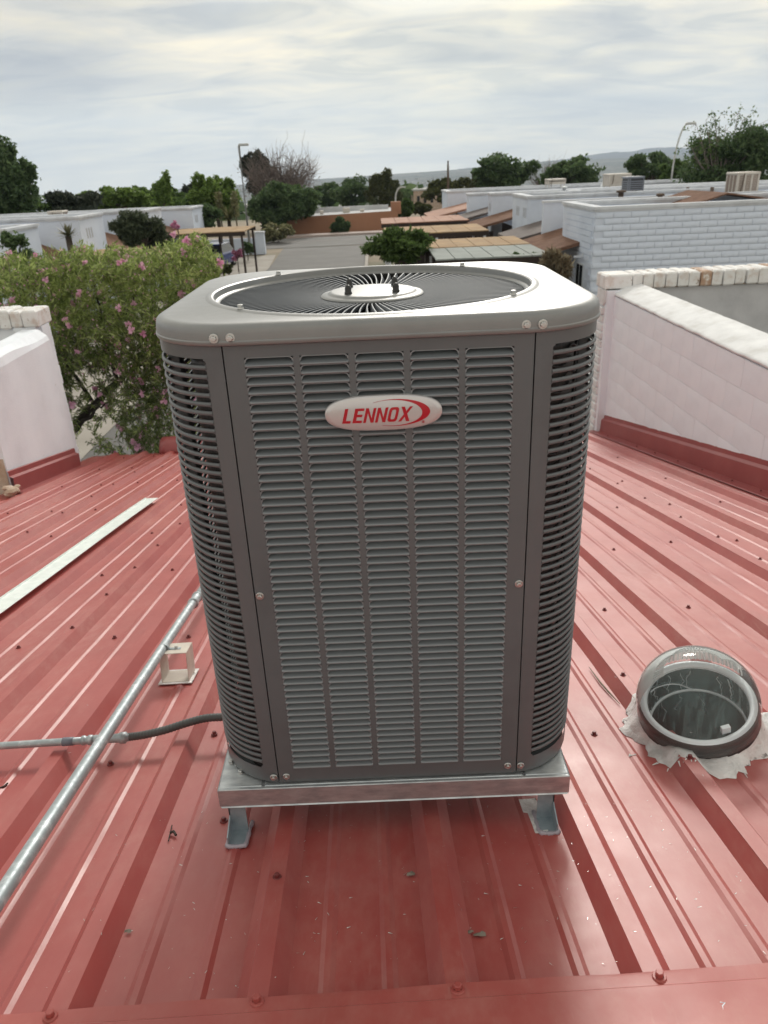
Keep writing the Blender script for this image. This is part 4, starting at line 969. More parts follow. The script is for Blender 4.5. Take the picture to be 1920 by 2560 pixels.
def rpt(px, py, h=0.004):
    d = ray(px, py); k_ = SN@(SO+SN*h-CAM)/(SN@d); return CAM+d*k_
o = B().tube([rpt(421, 2102), rpt(425, 2085), rpt(430, 2063)], 0.0016, 6).tube([rpt(425, 2082, .006), rpt(434, 2078, .009), rpt(440, 2088, .006)], 0.0034, 6).obj('twig', 'twig_dark'); tag(o, 'short dark broken twig lying on the roof left of the front leg', 'twig')
o = B().tube([rpt(0, 1970), rpt(10, 1966), rpt(19, 1958)], 0.0028, 6).obj('twig', 'twig_dark'); tag(o, 'black stick end at the left edge of the roof below the thin conduit', 'twig')
o = B().tube([rpt(1473, 1668), rpt(1500, 1705), rpt(1520, 1728), rpt(1550, 1760)], [.0012, .003, .003, .001], 6).obj('twig', 'leaf_dry'); tag(o, 'long thin dry pod lying on the roof left of the skylight', 'seed pod')

# ================================================================== NEIGHBOURING ROW HOUSES
def slabx(b, x0, z0, x1, z1, y0, y1, th=0.12):
    b.add([(x0, y0, z0), (x1, y0, z1), (x1, y1, z1), (x0, y1, z0), (x0, y0, z0-th), (x1, y0, z1-th), (x1, y1, z1-th), (x0, y1, z0-th)],
          [(0, 1, 2, 3), (7, 6, 5, 4), (0, 4, 5, 1), (1, 5, 6, 2), (2, 6, 7, 3), (3, 7, 4, 0)]); return b
def span(a, c): return (min(a, c), max(a, c))
def rowhouse(label, xf, y0, y1, zt, sx, xlen, porch=None, party=None, slits=(), window=None, blocks=False, wallm='house_white', deckm='roof_white', group='row houses in the white terrace'):
    h = thing('row_house', label, 'house', (xf, y0, GZ), group)
    X = span(xf, xf+sx*xlen)
    b = B().box(X[0], X[1], y0, y0+0.24, GZ, zt-0.16); b.box(*span(xf, xf+sx*0.24), y0+0.24, y1-0.24, GZ, zt-0.16); b.box(X[0], X[1], y1-0.24, y1, GZ, zt-0.16); b.obj('wall', wallm, h)
    b = B().box(*span(xf+sx*0.24, xf+sx*xlen), y0+0.24, y1-0.24, zt-0.62, zt-0.5); b.obj('roof', deckm, h)
    b = B()
    for (o_, za, zb) in ((0.03, zt-0.16, zt-0.09), (0.07, zt-0.09, zt-0.002)):
        xx = span(xf-sx*o_, xf+sx*xlen); b.box(xx[0], xx[1], y0-o_, y0+0.24+o_, za, zb); b.box(*span(xf-sx*o_, xf+sx*(0.24+o_)), y0+0.24+o_, y1-0.24-o_, za, zb); b.box(xx[0], xx[1], y1-0.24-o_, y1+o_, za, zb)
    b.obj('parapet_cap', 'house_cap', h)
    if party:
        ya, xa = party
        B().box(*span(xa, xa+sx*xlen), ya, ya+0.22, GZ, zt-0.12).obj('party_wall', wallm, h); B().box(*span(xa-sx*0.04, xa+sx*xlen), ya-0.04, ya+0.26, zt-0.12, zt-0.04).obj('parapet_cap', 'house_cap', h)
        B().box(*span(xa+sx*1.5, xa+sx*xlen), y1+0.01, ya-0.01, zt-0.66, zt-0.52).obj('roof', deckm, h)
    if porch:
        xa, za, xb, zb, ya, yb, mm = porch
        slabx(B(), xa, za, xb, zb, ya, yb).obj('porch_roof', mm, h)
        B().box(*span(xa+sx*0.25, xa+sx*0.37), ya+0.1, ya+0.22, GZ, za-0.1).box(*span(xa+sx*0.25, xa+sx*0.37), yb-0.3, yb-0.18, GZ, za-0.1).obj('porch_post', 'dark_wood', h)
        B().box(*span(xf+sx*0.6, xf+sx*0.7), min(y1, ya)+0.01, yb, GZ, za-0.1).obj('porch_wall', 'dark_wood', h)
    for (ys, zs) in slits:
        for k in range(3): B().box(*span(xf-sx*0.012, xf+sx*0.02), ys+k*0.30, ys+k*0.30+0.11, zs, zs+0.42).obj('wall_slot', 'house_joint', h)
    if window:
        ya, yb, za, zb = window
        w_ = B().box(*span(xf-sx*0.03, xf+sx*0.02), ya-0.06, yb+0.06, za-0.06, zb+0.06).obj('window', 'house_cap', h)
        B().box(*span(xf-sx*0.034, xf-sx*0.031), ya, (ya+yb)/2-0.03, za, zb).obj('pane', 'glass_dark', w_); B().box(*span(xf-sx*0.034, xf-sx*0.031), (ya+yb)/2+0.03, yb, za, zb).obj('pane', 'glass_dark', w_)
    return h
# nearest house on the right, with every block of its long wall
hA = rowhouse('nearest white block house on the right, its long coursed wall facing us', 7.06, 24.0, 28.3, -0.05, 1, 14,
              porch=(5.75, -1.55, 9.2, -0.70, 25.6, 30.3, 'shingle'), party=(30.4, 6.75), slits=((24.7, -1.25),), window=(25.0, 25.8, -3.3, -1.95))
bh, blk = 0.192, 0.56
cbm = []
for s_ in range(3):
    rnd = random.Random(s_); b = B(); rows = []
    for v_ in (0, 0.10, 0.3, 0.6, 0.88, 1):
        bulge = 0.030*math.sin(min(1, v_*1.0+0.06)*math.pi)**0.6 if 0 < v_ < 1 else 0.002
        rows.append([(u*(blk-0.008), -(bulge*(0.45 if u in (0, 1) else 1))-rnd.uniform(0, .004), v_*(bh-0.006)) for u in (0, 0.03, 0.35, 0.65, 0.97, 1)])
    b.grid(rows); me = bpy.data.meshes.new('block'); me.from_pydata(b.V, [], b.F); me.polygons.foreach_set('use_smooth', [True]*len(me.polygons)); me.materials.append(MT['house_white']); cbm.append(me)
cnt = 0
for r in range(22):
    z = -0.215-bh*(r+1)
    if z < GZ: break
    x = 7.08-(blk/2 if r % 2 else 0)
    while x < 13.6 and cnt < 292:
        if x >= 7.05: instance(random.choice(cbm), 'block', hA, (x, 23.995, z)); cnt += 1
        else: pass
        x += blk
# facade courses joined
b = B()
for r in range(21):
    z = -0.215-bh*(r+1)
    for k in range(8):
        ya = 24.0+k*0.54+(0.27 if r % 2 else 0)
        if ya+0.53 > 28.3: continue
        if z < -1.85 and z > -3.45 and ya < 25.9 and ya+.5 > 24.9: continue
        b.box(7.035, 7.062, ya, ya+0.53, z+0.012, z+bh-0.012)
tag(b.obj('facade_blocks', 'house_white', hA), kind='stuff')
slabx(B(), 10.2, -0.45, 12.2, 0.10, 26.2, 29.8, 0.05).obj('roof_hip', 'shingle', hA); slabx(B(), 12.2, 0.10, 15.5, -0.45, 26.2, 29.8, 0.05).obj('roof_hip', 'shingle', hA)
B().box(7.02, 7.03, 25.0, 25.1, -1.62, -1.55).box(6.72, 7.03, 25.02, 25.07, -1.68, -1.62).obj('wall_lamp', 'house_cap', hA)
rowhouse('second white terrace house on the right with slotted facade tower behind the dark porch roof', 6.95, 34.6, 38.6, -0.05, 1, 16, porch=(5.6, -1.55, 9.0, -0.75, 30.75, 34.5, 'shingle_grey'), slits=((35.0, -1.0), (36.8, -1.0), (35.2, -2.2)))
rowhouse('third white terrace house on the right, narrow facade end beyond the slotted tower', 6.55, 43.2, 44.4, -0.15, 1, 18, porch=(5.2, -1.6, 8.4, -0.85, 39.0, 43.1, 'shingle'), slits=((43.3, -1.1),))
rowhouse('fourth white terrace house on the right, lower narrow facade end', 5.95, 48.6, 49.8, -0.30, 1, 18, porch=(4.6, -1.65, 7.8, -0.95, 44.8, 48.5, 'shingle_grey'))
rowhouse('farthest white terrace house at the end of the right-hand row', 5.3, 56.0, 60.5, -0.32, 1, 20, porch=(3.6, -1.7, 7.2, -1.0, 50.2, 55.9, 'reddish_roof'))
# left row
rowhouse('nearest white house of the left terrace, blank block facade beside the flowering tree', -13.1, 26.9, 29.7, -0.06, -1, 16, porch=(-11.9, -2.05, -15.0, -0.85, 29.8, 33.0, 'shingle'), slits=())
rowhouse('middle white house of the left terrace with three dark wall slots', -12.75, 33.2, 36.3, 0.0, -1, 16, porch=(-11.5, -1.85, -14.6, -0.9, 36.4, 40.0, 'shingle'), slits=((33.9, -0.95),))
rowhouse('far white house of the left terrace behind the grey-green tree', -11.9, 40.4, 43.6, -0.12, -1, 18, porch=(-10.6, -1.8, -13.4, -0.95, 43.7, 46.4, 'shingle'))
rowhouse('end white house of the left terrace beside the tan carport', -10.85, 46.6, 49.6, -0.30, -1, 20, slits=((47.2, -1.2),))

def carport(label, x0, x1, y0, y1, z, mm, npan, posts=True, postm='dark_wood', group='flat carport canopies along the lane'):
    c = thing('carport', label, 'carport', ((x0+x1)/2, (y0+y1)/2, GZ), group)
    wv = (x1-x0)/npan
    for i in range(npan): B().box(x0+i*wv+0.012, x0+(i+1)*wv-0.012, y0, y1, z-0.045, z+0.004*(i % 2)).obj('roof_sheet', mm, c)
    B().box(x0, x1, y0+0.03, y0+0.13, z-0.24, z-0.046).obj('beam', 'dark_wood', c); B().box(x0, x1, y1-0.13, y1-0.03, z-0.24, z-0.046).obj('beam', 'dark_wood', c)
    for px_ in np.linspace(x0+0.15, x1-0.25, 3):
        for py_ in (y0+0.03, y1-0.13): B().box(px_, px_+0.11, py_, py_+0.1, GZ, z-0.24).obj('post', postm, c)
    return c
carport('pale grey sheeted carport canopy nearest the air conditioner, right of the lane', 1.95, 5.72, 23.95, 27.5, -1.42, 'panel_grey', 6)
carport('tan carport canopy directly behind the pale grey one', 1.7, 5.72, 27.55, 31.0, -1.40, 'tan_roof', 6)
carport('tan carport canopy in the middle of the right side with white posts', 0.45, 5.3, 35.2, 39.6, -1.45, 'tan_roof', 6, postm='house_cap')
carport('far reddish carport canopy on the right of the lane', 0.4, 5.4, 43.6, 48.6, -1.5, 'reddish_roof', 6, postm='house_cap')
carport('tan carport canopy on dark posts left of the lane', -11.4, -7.0, 41.4, 45.6, -1.42, 'tan_roof', 5)
carport('long low tan canopy behind the flowering tree on the left', -13.6, -8.4, 31.2, 35.0, -1.52, 'tan_roof', 6)
def simple(name, label, cat, m_, fn, group=None):
    b = B(); fn(b); o = b.obj(name, m_); tag(o, label, cat, group); return o
for lab_, x_, y_, n_f, zt_ in (('dark timber fence under the tan canopy on the right', 1.0, 39.9, 26, -1.9), ('dark timber fence behind the nearest grey canopy', 3.4, 31.2, 12, -2.0)):
    f_ = thing('fence', lab_, 'fence', (x_, y_, GZ)); bme_ = None
    for i in range(n_f): B().box(x_+i*0.2, x_+0.19+i*0.2, y_, y_+0.05, GZ, zt_+0.02*(i % 3)).obj('board', 'dark_wood', f_)
gw = thing('garden_wall', 'low white wall with a square end pier beside the driveway mouth', 'wall', (-11, 58, GZ))
B().box(-18, -8.95, 58.0, 58.2, GZ, -3.02).obj('wall_panel', 'house_white', gw); B().bbox(-8.95, -8.3, 57.8, 58.45, GZ, -2.68, 0.03).obj('pier', 'house_white', gw); B().box(-9.0, -8.25, 57.75, 58.5, -2.68, -2.58).obj('pier_cap', 'house_cap', gw)
simple('gate_pier', 'white square pier at the right side of the driveway mouth', 'pier', 'house_white', lambda b: (b.box(0.85, 1.35, 57, 57.5, GZ, -2.15), b.box(0.8, 1.4, 56.95, 57.55, -2.15, -2.05)))
# brown building across the road
bb_ = thing('brown_building', 'long low terracotta stucco building across the road', 'building', (-3, 78, GZ))
B().add([(-9.3, 77.6, -4.7), (2.4, 78.6, -4.7), (2.4, 78.6, -2.55), (-9.3, 77.6, -2.72), (-9.3, 88, -4.7), (2.4, 88.5, -4.7), (2.4, 88.5, -2.55), (-9.3, 88, -2.72)], [(0, 1, 2, 3), (1, 5, 6, 2), (4, 0, 3, 7), (5, 4, 7, 6)]).obj('wall', 'brown_stucco', bb_)
B().add([(-9.1, 77.8, -2.82), (2.2, 78.8, -2.66), (2.2, 88.3, -2.66), (-9.1, 87.8, -2.82)], [(0, 1, 2, 3)]).obj('roof', 'roof_white', bb_)
B().box(1.75, 2.75, 79.0, 80.0, -2.9, -1.75).obj('chimney', 'brown_stucco', bb_)
B().box(-7.2, 1.6, 85.5, 85.9, -2.8, -2.25).obj('rear_parapet', 'roof_white', bb_)
for x_, w_, h_ in ((-3.2, 0.7, 0.55), (-1.4, 0.4, 0.35), (-5.6, 0.35, 0.4)): B().box(x_, x_+w_, 82, 82.6, -2.8, -2.8+h_).obj('roof_unit', 'beige_metal', bb_)
for x_ in (-4.9, 1.0, 4.2): 
    if x_ < 2: B().box(x_, x_+0.3, 77.75+(x_+9.3)*0.085, 77.8+(x_+9.3)*0.085, -3.2, -3.05).obj('vent', 'vent_brown', bb_)
pkb = thing('pink_building', 'pale pink building far behind the terracotta one', 'building', (8, 118, -5))
B().box(6.0, 15, 118, 126, -7, -1.9).obj('wall', 'stucco_tan', pkb); B().box(5.9, 15.1, 117.9, 126.1, -1.9, -1.7).obj('roof', 'roof_grey', pkb)
for i in range(8): B().box(6.5+i, 6.9+i, 117.93, 117.99, -3.6, -2.6).obj('window', 'glass_dark', pkb)

# ---- rooftop machines
def cooler(label, x0, x1, y0, y1, z0, z1, body='beige_metal', pad='beige_pad', nv=3, leg_=0.18, group='rooftop coolers'):
    c = thing('evaporative_cooler', label, 'rooftop cooler', ((x0+x1)/2, y0, z0), group)
    B().box(x0+0.02, x1-0.02, y0+0.02, y1-0.02, z0+leg_, z1-0.05).obj('pad_core', pad, c)
    B().bbox(x0-0.015, x1+0.015, y0-0.015, y1+0.015, z1-0.10, z1, 0.02).bbox(x0, x1, y0, y1, z0+leg_, z0+leg_+0.12, 0.01).obj('casing', body, c)
    for i in range(nv+1):
        xx = x0+(x1-x0-0.07)*i/nv; B().box(xx, xx+0.07, y0, y0+0.05, z0+leg_+0.12, z1-0.10).obj('frame_post', body, c)
    for i in range(nv+1):
        yy = y0+0.06+(y1-y0-0.13)*i/nv; B().box(x0, x0+0.05, yy, yy+0.06, z0+leg_+0.12, z1-0.10).obj('frame_post', body, c)
    sl = B()
    for k in range(12):
        zz = z0+leg_+0.16+(z1-z0-leg_-0.30)*k/11; sl.box(x0+0.03, x1-0.03, y0+0.008, y0+0.018, zz, zz+0.018)
    tag(sl.obj('pad_slat', body, c), kind='stuff')
    for px_, py_ in ((x0+0.05, y0+0.05), (x1-0.1, y0+0.05), (x0+0.05, y1-0.1), (x1-0.1, y1-0.1)): B().box(px_, px_+0.05, py_, py_+0.05, z0, z0+leg_).obj('leg', body, c)
    B().tube([(x0+0.25, y0-0.03, z1-0.05), (x0+0.2, y0-0.05, z1-0.5), (x0+0.12, y0-0.04, z0+leg_+.1)], 0.018, 6).obj('water_line', 'vent_brown', c)
    return c
def by_px(px0, px1, pyb, pyt, Y):
    a = at(px0, pyb, Y); c = at(px1, pyt, Y); d = at((px0+px1)/2, pyb, Y); e = at((px0+px1)/2, pyt, Y); return a[0], c[0], d[2], e[2]
x0, x1, z0, z1 = by_px(1838, 1902, 492, 430, 31.5); cooler('large beige evaporative cooler at right on the nearest white house roof', x0, x1, 31.5, 32.6, z0-0.25, z1)
x0, x1, z0, z1 = by_px(1525, 1583, 474, 434, 45); cooler('plain beige cooler box behind the dark grey unit', x0, x1, 45.3, 46.6, z0, z1, pad='beige_metal', nv=1)
x0, x1, z0, z1 = by_px(1370, 1415, 468, 447, 52.5); cooler('small beige cooler on the far end of the right terrace roofs', x0, x1, 52.5, 53.6, z0, z1, pad='beige_metal', nv=1)
x0, x1, z0, z1 = by_px(120, 153, 550, 528, 37.3); cooler('small beige cooler on the left terrace roof', x0, x1, 37.4, 38.1, z0-0.2, z1, nv=1)
# dark grey condenser
x0, x1, z0, z1 = by_px(1566, 1612, 490, 441, 36.0)
gu = thing('rooftop_condenser', 'dark blue-grey slatted condenser standing on the second white roof', 'air conditioner', ((x0+x1)/2, 36, z0-0.2))
B().box(x0+0.03, x1-0.03, 36.03, 36.9, z0-0.35, z1-0.05).obj('core', 'grey_unit_dark', gu); B().bbox(x0-0.01, x1+0.01, 35.99, 36.95, z1-0.09, z1, 0.02).obj('top_cover', 'grey_unit', gu)
for k in range(9): zz = z0-0.1+(z1-z0)*k/9.5; B().box(x0, x1, 36.0, 36.93, zz, zz+0.045).obj('slat', 'grey_unit', gu)
for xx in (x0-0.005, (x0+x1)/2-0.3, x1-0.06): B().box(xx, xx+0.06, 35.985, 36.0, z0-0.3, z1-0.09).obj('corner_post', 'grey_unit', gu)
def vent(label, px, pyb, pyt, Y, r=0.05, cap=True, m_='vent_brown'):
    a = at(px, pyb, Y); c = at(px, pyt, Y); b = B().lathe([(r, -0.6), (r, c[2]-a[2]-0.08)]+([(r*1.8, c[2]-a[2]-0.08), (r*1.8, c[2]-a[2]), (0, c[2]-a[2]+0.02)] if cap else [(r, c[2]-a[2]), (0, c[2]-a[2])]), (a[0], Y, a[2]), 12)
    o = b.obj('vent_pipe', m_, None, True); tag(o, label, 'vent pipe', 'vent pipes on the terrace roofs')
vent('capped brown vent pipe rising behind the parapet of the nearest white house', 1649, 506, 484, 29.0, 0.085)
vent('brown uncapped vent pipe left of the large beige cooler', 1778, 490, 468, 31.0, 0.07, False)
vent('brown uncapped vent pipe between the dark grey unit and the beige cooler', 1718, 482, 468, 35, 0.07, False)
vent('dark capped vent pipe left of the dark grey unit', 1552, 490, 476, 34.0, 0.12)
vent('shiny small vent cap near the small beige far cooler', 1410, 484, 466, 42.0, 0.09, True, 'rim_white')
a = at(1437, 478, 43); tag(B().lathe([(0.5, 0), (0.45, 0.12), (0.3, 0.22), (0, 0.28)], (a[0], 43, a[2]-0.15), 20).obj('skylight_dome', 'house_cap', None, True), 'white domed skylight on the second terrace roof', 'skylight')
a = at(1515, 463, 47); tag(B().lathe([(0.32, 0), (0.3, 0.12), (0.2, 0.24), (0, 0.3)], (a[0], 47, a[2]-0.1), 20).obj('skylight_dome', 'rim_white', None, True), 'shiny small roof dome left of the plain beige cooler', 'skylight')

# ---- lamps and poles
def lamp(label, pxb, pyb, pxt, pyt, Y, pxa, pya, r=0.07, curved=False, head=True, m_='pole_grey'):
    a = at(pxb, pyb, Y); c = at(pxt, pyt, Y); e = at(pxa, pya, Y); a = np.array([c[0], Y, GZ])
    L_ = thing('street_lamp', label, 'street lamp', a)
    if curved:
        hgt = c[2]-a[2]; P = [a, a+np.array([0, 0, hgt*0.62])]+[np.array([c[0]+(e[0]-c[0])*(1-math.cos(q)), Y, a[2]+hgt*0.62+(e[2]-a[2]-hgt*0.62)*math.sin(q)]) for q in np.linspace(0.2, math.pi/2, 8)]
    else: P = [a, c, c+np.array([0.06, 0, 0.1]), e]
    B().tube(P, [r*1.4]+[r]*(len(P)-2)+[r*0.7], 8).obj('pole', m_, L_, True)
    if head: B().bbox(e[0]-0.15, e[0]+0.55, Y-0.15, Y+0.15, e[2]-0.08, e[2]+0.08, 0.04).obj('lamp_head', m_, L_)
    return L_
lamp('tall grey street lamp with short arm left of the dark conifer', 612, 580, 597, 366, 58, 602, 362, 0.085)
lamp('tall grey street lamp with curved arm before the big right-hand trees', 1685, 450, 1690, 345, 60, 1720, 309, 0.065, True)
lamp('small distant street lamp with hooked arm in the centre', 988, 510, 988, 472, 96, 1003, 468, 0.10, True)
a = at(1120, 520, 75); c = at(1120, 412, 75)
up = thing('utility_pole', 'thin dark wooden utility pole rising above the terrace roofs in the centre', 'pole', (a[0], 75, GZ)); B().tube([(c[0], 75, GZ), (c[0], 75, c[2])], [0.14, 0.09], 8).obj('pole', 'pole_wood', up); B().box(c[0]-0.06, c[0]+0.06, 74.9, 75.1, c[2]-0.2, c[2]+0.35).obj('pole_top', 'pole_wood', up)

# ---- cars
def car(label, x, y, rot, m_, L_=4.3, Wd=1.75, Hh=1.5, cat='car', z=GZ):
    c = thing('parked_car', label, cat, (0, 0, 0)); ca, sa = math.cos(rot), math.sin(rot)
    def tr(p): return (x+p[0]*ca-p[1]*sa, y+p[0]*sa+p[1]*ca, z+p[2])
    def put(b, nm, mm, par=c, sm=False): b.V = [tr(v) for v in b.V]; return b.obj(nm, mm, par, sm)
    hw_ = Wd/2
    prof = [(-L_/2, 0.35, 0.9), (-L_/2+0.05, 0.75, 0.95), (-L_/2+0.25, 0.9, 1), (-L_*0.12, 0.98, 1), (L_*0.3, 0.98, 1), (L_/2-0.1, 0.9, 1), (L_/2, 0.6, 0.95), (L_/2, 0.32, 0.9)]
    sec = []
    for k, s_ in ((-1, 1.0), (-0.97, 1.03), (0.97, 1.03), (1, 1.0)):
        pass
    b = B(); rows = []
    for px_, zz, sc_ in prof: rows.append([(px_, -hw_*sc_, 0.28), (px_, -hw_*sc_*1.0, zz-0.12), (px_, -hw_*sc_*0.93, zz), (px_, hw_*sc_*0.93, zz), (px_, hw_*sc_, zz-0.12), (px_, hw_*sc_, 0.28)])
    b.grid(rows); n = 6; b.F.append(tuple(range(n))); b.F.append(tuple((len(rows)-1)*n+j for j in reversed(range(n)))); o = put(b, 'body', m_); autosmooth(o, 45)
    b = B(); b.grid([[(-L_*0.18, -hw_*.9, 0.97), (-L_*0.06, -hw_*.74, Hh-0.06), (L_*0.30, -hw_*.74, Hh-0.06), (L_*0.40, -hw_*.9, 0.97)], [(-L_*0.18, hw_*.9, 0.97), (-L_*0.06, hw_*.74, Hh-0.06), (L_*0.30, hw_*.74, Hh-0.06), (L_*0.40, hw_*.9, 0.97)]])
    for s_ in (-1, 1): b.add([(-L_*0.18, s_*hw_*.9, 0.97), (L_*0.40, s_*hw_*.9, 0.97), (L_*0.30, s_*hw_*.74, Hh-0.06), (-L_*0.06, s_*hw_*.74, Hh-0.06)], [(0, 1, 2, 3)])
    put(b, 'window', 'glass_dark')
    put(B().bbox(-L_*0.07, L_*0.31, -hw_*.76, hw_*.76, Hh-0.07, Hh, 0.025), 'roof', m_)
    for wx in (-L_*0.31, L_*0.31):
        for s_ in (-1, 1):
            w_ = B().lathe([(0.12, 0.0), (0.3, -0.02), (0.33, 0.03), (0.33, 0.18), (0.2, 0.2)], (wx, s_*(hw_-0.12)-0.09, 0.33), 18, (1, 0, 0), (0, 0, 1), (0, 1, 0)); wo = put(w_, 'wheel', 'tyre')
            put(B().lathe([(0, 0.21 if s_ > 0 else -0.03), (0.19, 0.205 if s_ > 0 else -0.025)], (wx, s_*(hw_-0.12)-0.09, 0.33), 12, (1, 0, 0), (0, 0, 1), (0, 1, 0)), 'rim', 'pole_grey', wo)
    for s_ in (-1, 1):
        put(B().box(L_/2-0.06, L_/2+0.01, s_*hw_*.78-0.14, s_*hw_*.78+0.14, 0.62, 0.82), 'taillight', 'car_red'); put(B().box(-L_/2-0.01, -L_/2+0.1, s_*hw_*.75-0.16, s_*hw_*.75+0.16, 0.6, 0.76), 'headlight', 'rim_white')
    return c
car('blue car parked beside the tan carport, half hidden by pink flowers', -10.6, 50.2, R_(80), 'car_blue')
car('white van parked on the forecourt between the air conditioner and the parapet wall', 5.95, 17.0, R_(-97), 'car_white', 4.8, 2.0, 1.95, 'van')
# small red metal hood past the eave
b = B(); rows = []
for s_ in np.linspace(-2.62, -1.9, 10):
    rows.append([rf(s_, 7.9+0.22*math.cos(a), 0.02+0.16*math.sin(a)) for a in np.linspace(R_(200), R_(10), 9)])
b.grid(rows); o = b.obj('roof_hood', 'red_flash', None, True); sm = o.modifiers.new('t', 'SOLIDIFY'); sm.thickness = 0.01; tag(o, 'rounded red metal scupper hood at the far left roof edge', 'roof hood')

# ================================================================== TREES AND PLANTS
def leaf_mesh(name, P, size, mname, parent, elong=1.0, up=0.0, seedn=0, dirs=None, kind=None):
    rng = np.random.default_rng(seedn); n = len(P); P = np.asarray(P, float)
    d = rng.normal(size=(n, 3)); d[:, 2] = d[:, 2]*(1-up)+up*1.2
    if dirs is not None: d = d*0.35+np.asarray(dirs)
    d /= np.linalg.norm(d, axis=1)[:, None]
    e = np.cross(d, rng.normal(size=(n, 3))); e /= np.linalg.norm(e, axis=1)[:, None]
    s = size*rng.uniform(0.6, 1.4, (n, 1)); a = d*s*elong; b_ = e*s*0.5; nn = np.cross(d, e)*s*0.12
    V = np.stack([P-a, P+b_+nn, P+a, P-b_+nn], 1).reshape(-1, 3)
    me = bpy.data.meshes.new(name); me.vertices.add(4*n); me.loops.add(4*n); me.polygons.add(n)
    me.vertices.foreach_set('co', V.ravel()); me.loops.foreach_set('vertex_index', np.arange(4*n)); me.polygons.foreach_set('loop_start', np.arange(0, 4*n, 4)); me.polygons.foreach_set('loop_total', np.full(n, 4))
    me.update(calc_edges=True); o = link(name, me, mname, parent)
    if kind: o['kind'] = kind
    return o
def limb(b, p, q, r0, r1, rng, seg=6, wob=0.08):
    p, q = np.array(p, float), np.array(q, float); L_ = np.linalg.norm(q-p); P = []
    off = np.zeros(3)
    for i in range(seg+1):
        u = i/seg; off = off+rng.normal(size=3)*wob*L_/seg*(1 if 0 < i < seg else 0); P.append(p+(q-p)*u+off*(math.sin(u*math.pi)))
    b.tube(P, list(np.linspace(r0, r1, seg+1)), 7, False); return P
def tree(name, label, px, py, wpx, hpx, Y, lm, n=6000, ls=0.16, clumps=30, bark='bark', seedn=1, zg=None, elong=1.0, rough=1.0, bare=False, cat='tree', group=None, thick=None, up=0.0, dz=1.0):
    rng = np.random.default_rng(seedn); C_ = at(px, py, Y); dist = (C_-CAM)@CF
    rx, rz = wpx/2*dist/FPX, hpx/2*dist/FPX; ry = rx*0.8; zg = GZ if zg is None else zg
    t = thing(name, label, cat, (C_[0], Y, zg), group)
    b = B(); base = np.array([C_[0], Y, zg]); thick = thick or max(0.05, rx*0.07)
    fork = C_+np.array([0, 0, -rz*0.75]); fork[2] = max(fork[2], zg+0.2)
    limb(b, base, fork, thick*1.3, thick, rng, 5, 0.05)
    cc = []
    for i in range(clumps):
        v_ = rng.normal(size=3); v_ /= np.linalg.norm(v_); rad = rng.uniform(0.25, 0.86)**0.7
        c_ = C_+v_*np.array([rx, ry, rz])*rad; cc.append((c_, rng.uniform(0.18, 0.36)))
    for c_, _ in cc[:max(10, clumps//2)]: limb(b, fork, c_, thick*0.5, thick*0.1, rng, 5, 0.10)
    b.obj('trunk', bark, t, True)
    P = []; per = n//clumps
    for c_, cr in cc:
        k = int(per*rng.uniform(0.6, 1.4)); v_ = rng.normal(size=(k, 3)); v_ /= np.linalg.norm(v_, axis=1)[:, None]
        rr = rng.uniform(0.2, 1.0, (k, 1))**0.45; lump = 1+0.25*np.sin(v_[:, :1]*5+seedn)*np.cos(v_[:, 2:]*6+seedn*2)*rough
        P.append(c_+v_*rr*lump*np.array([rx, ry, rz*dz])*cr)
    P = np.concatenate(P)
    stray = P[rng.integers(0, len(P), len(P)//14)]+rng.normal(size=(len(P)//14, 3))*np.array([rx, ry, rz])*0.07; P = np.concatenate([P, stray])
    P = P[P[:, 2] > zg+0.05]
    leaf_mesh('crown', P, ls, lm, t, elong, up, seedn)
    return t, cc, fork, rng
def bare_twigs(t, C_, rx, rz, base, rng, m_='twig_grey', n=60, r=0.02):
    b = B()
    for i in range(n):
        a = rng.uniform(-1.2, 1.2); q = base+np.array([math.sin(a)*rx, rng.normal()*rx*0.4, rz*math.cos(a*0.7)*rng.uniform(0.7, 1.15)])
        P = limb(b, base, q, r*1.6, r*0.35, rng, 6, 0.14)
        for k in range(4):
            p = P[rng.integers(2, 6)]; limb(b, p, p+rng.normal(size=3)*np.array([0.16, 0.12, 0.2])*rz+np.array([0, 0, 0.1*rz]), r*0.6, r*0.25, rng, 3, 0.1)
    return b.obj('bare_branches', m_, t)
G1 = 'green trees beyond the terraces'
tree('shade_tree', 'big dark leafy tree at the far left edge', 0, 462, 175, 205, 46, 'leaf_dark', 20000, 0.125, 55, seedn=11, rough=1.5, elong=1.2)
tree('shade_tree', 'dark low foliage mass beneath the big left-edge tree', 70, 522, 170, 60, 48, 'leaf_green', 4500, 0.13, 20, seedn=12, zg=GZ, group=G1)
tree('cypress', 'dark blackish-green bushy tree behind the left terrace cooler', 186, 512, 150, 60, 50, 'leaf_conifer', 7000, 0.15, 22, seedn=13, up=0.7, elong=1.6)
tree('shade_tree', 'bright green tree row nearest the left cooler', 296, 506, 205, 76, 55, 'leaf_bright', 11000, 0.15, 34, seedn=14, group=G1, up=0.3)
tree('shade_tree', 'spindly bright green treetop left of the yellow-green one', 407, 478, 56, 100, 52, 'leaf_bright', 3000, 0.12, 16, seedn=15, group=G1, up=0.4)
tree('shade_tree', 'mid green tree behind the end of the left terrace', 392, 508, 190, 80, 60, 'leaf_green', 9000, 0.16, 30, seedn=16, group=G1)
tree('shade_tree', 'dark round-topped tree left of the yellow-green one', 478, 482, 48, 58, 75, 'leaf_conifer', 2500, 0.2, 14, seedn=17)
tree('shade_tree', 'tall yellow-green feathery tree left of the tall street lamp', 538, 492, 135, 132, 54, 'leaf_bright', 14000, 0.13, 40, seedn=18, up=0.45)
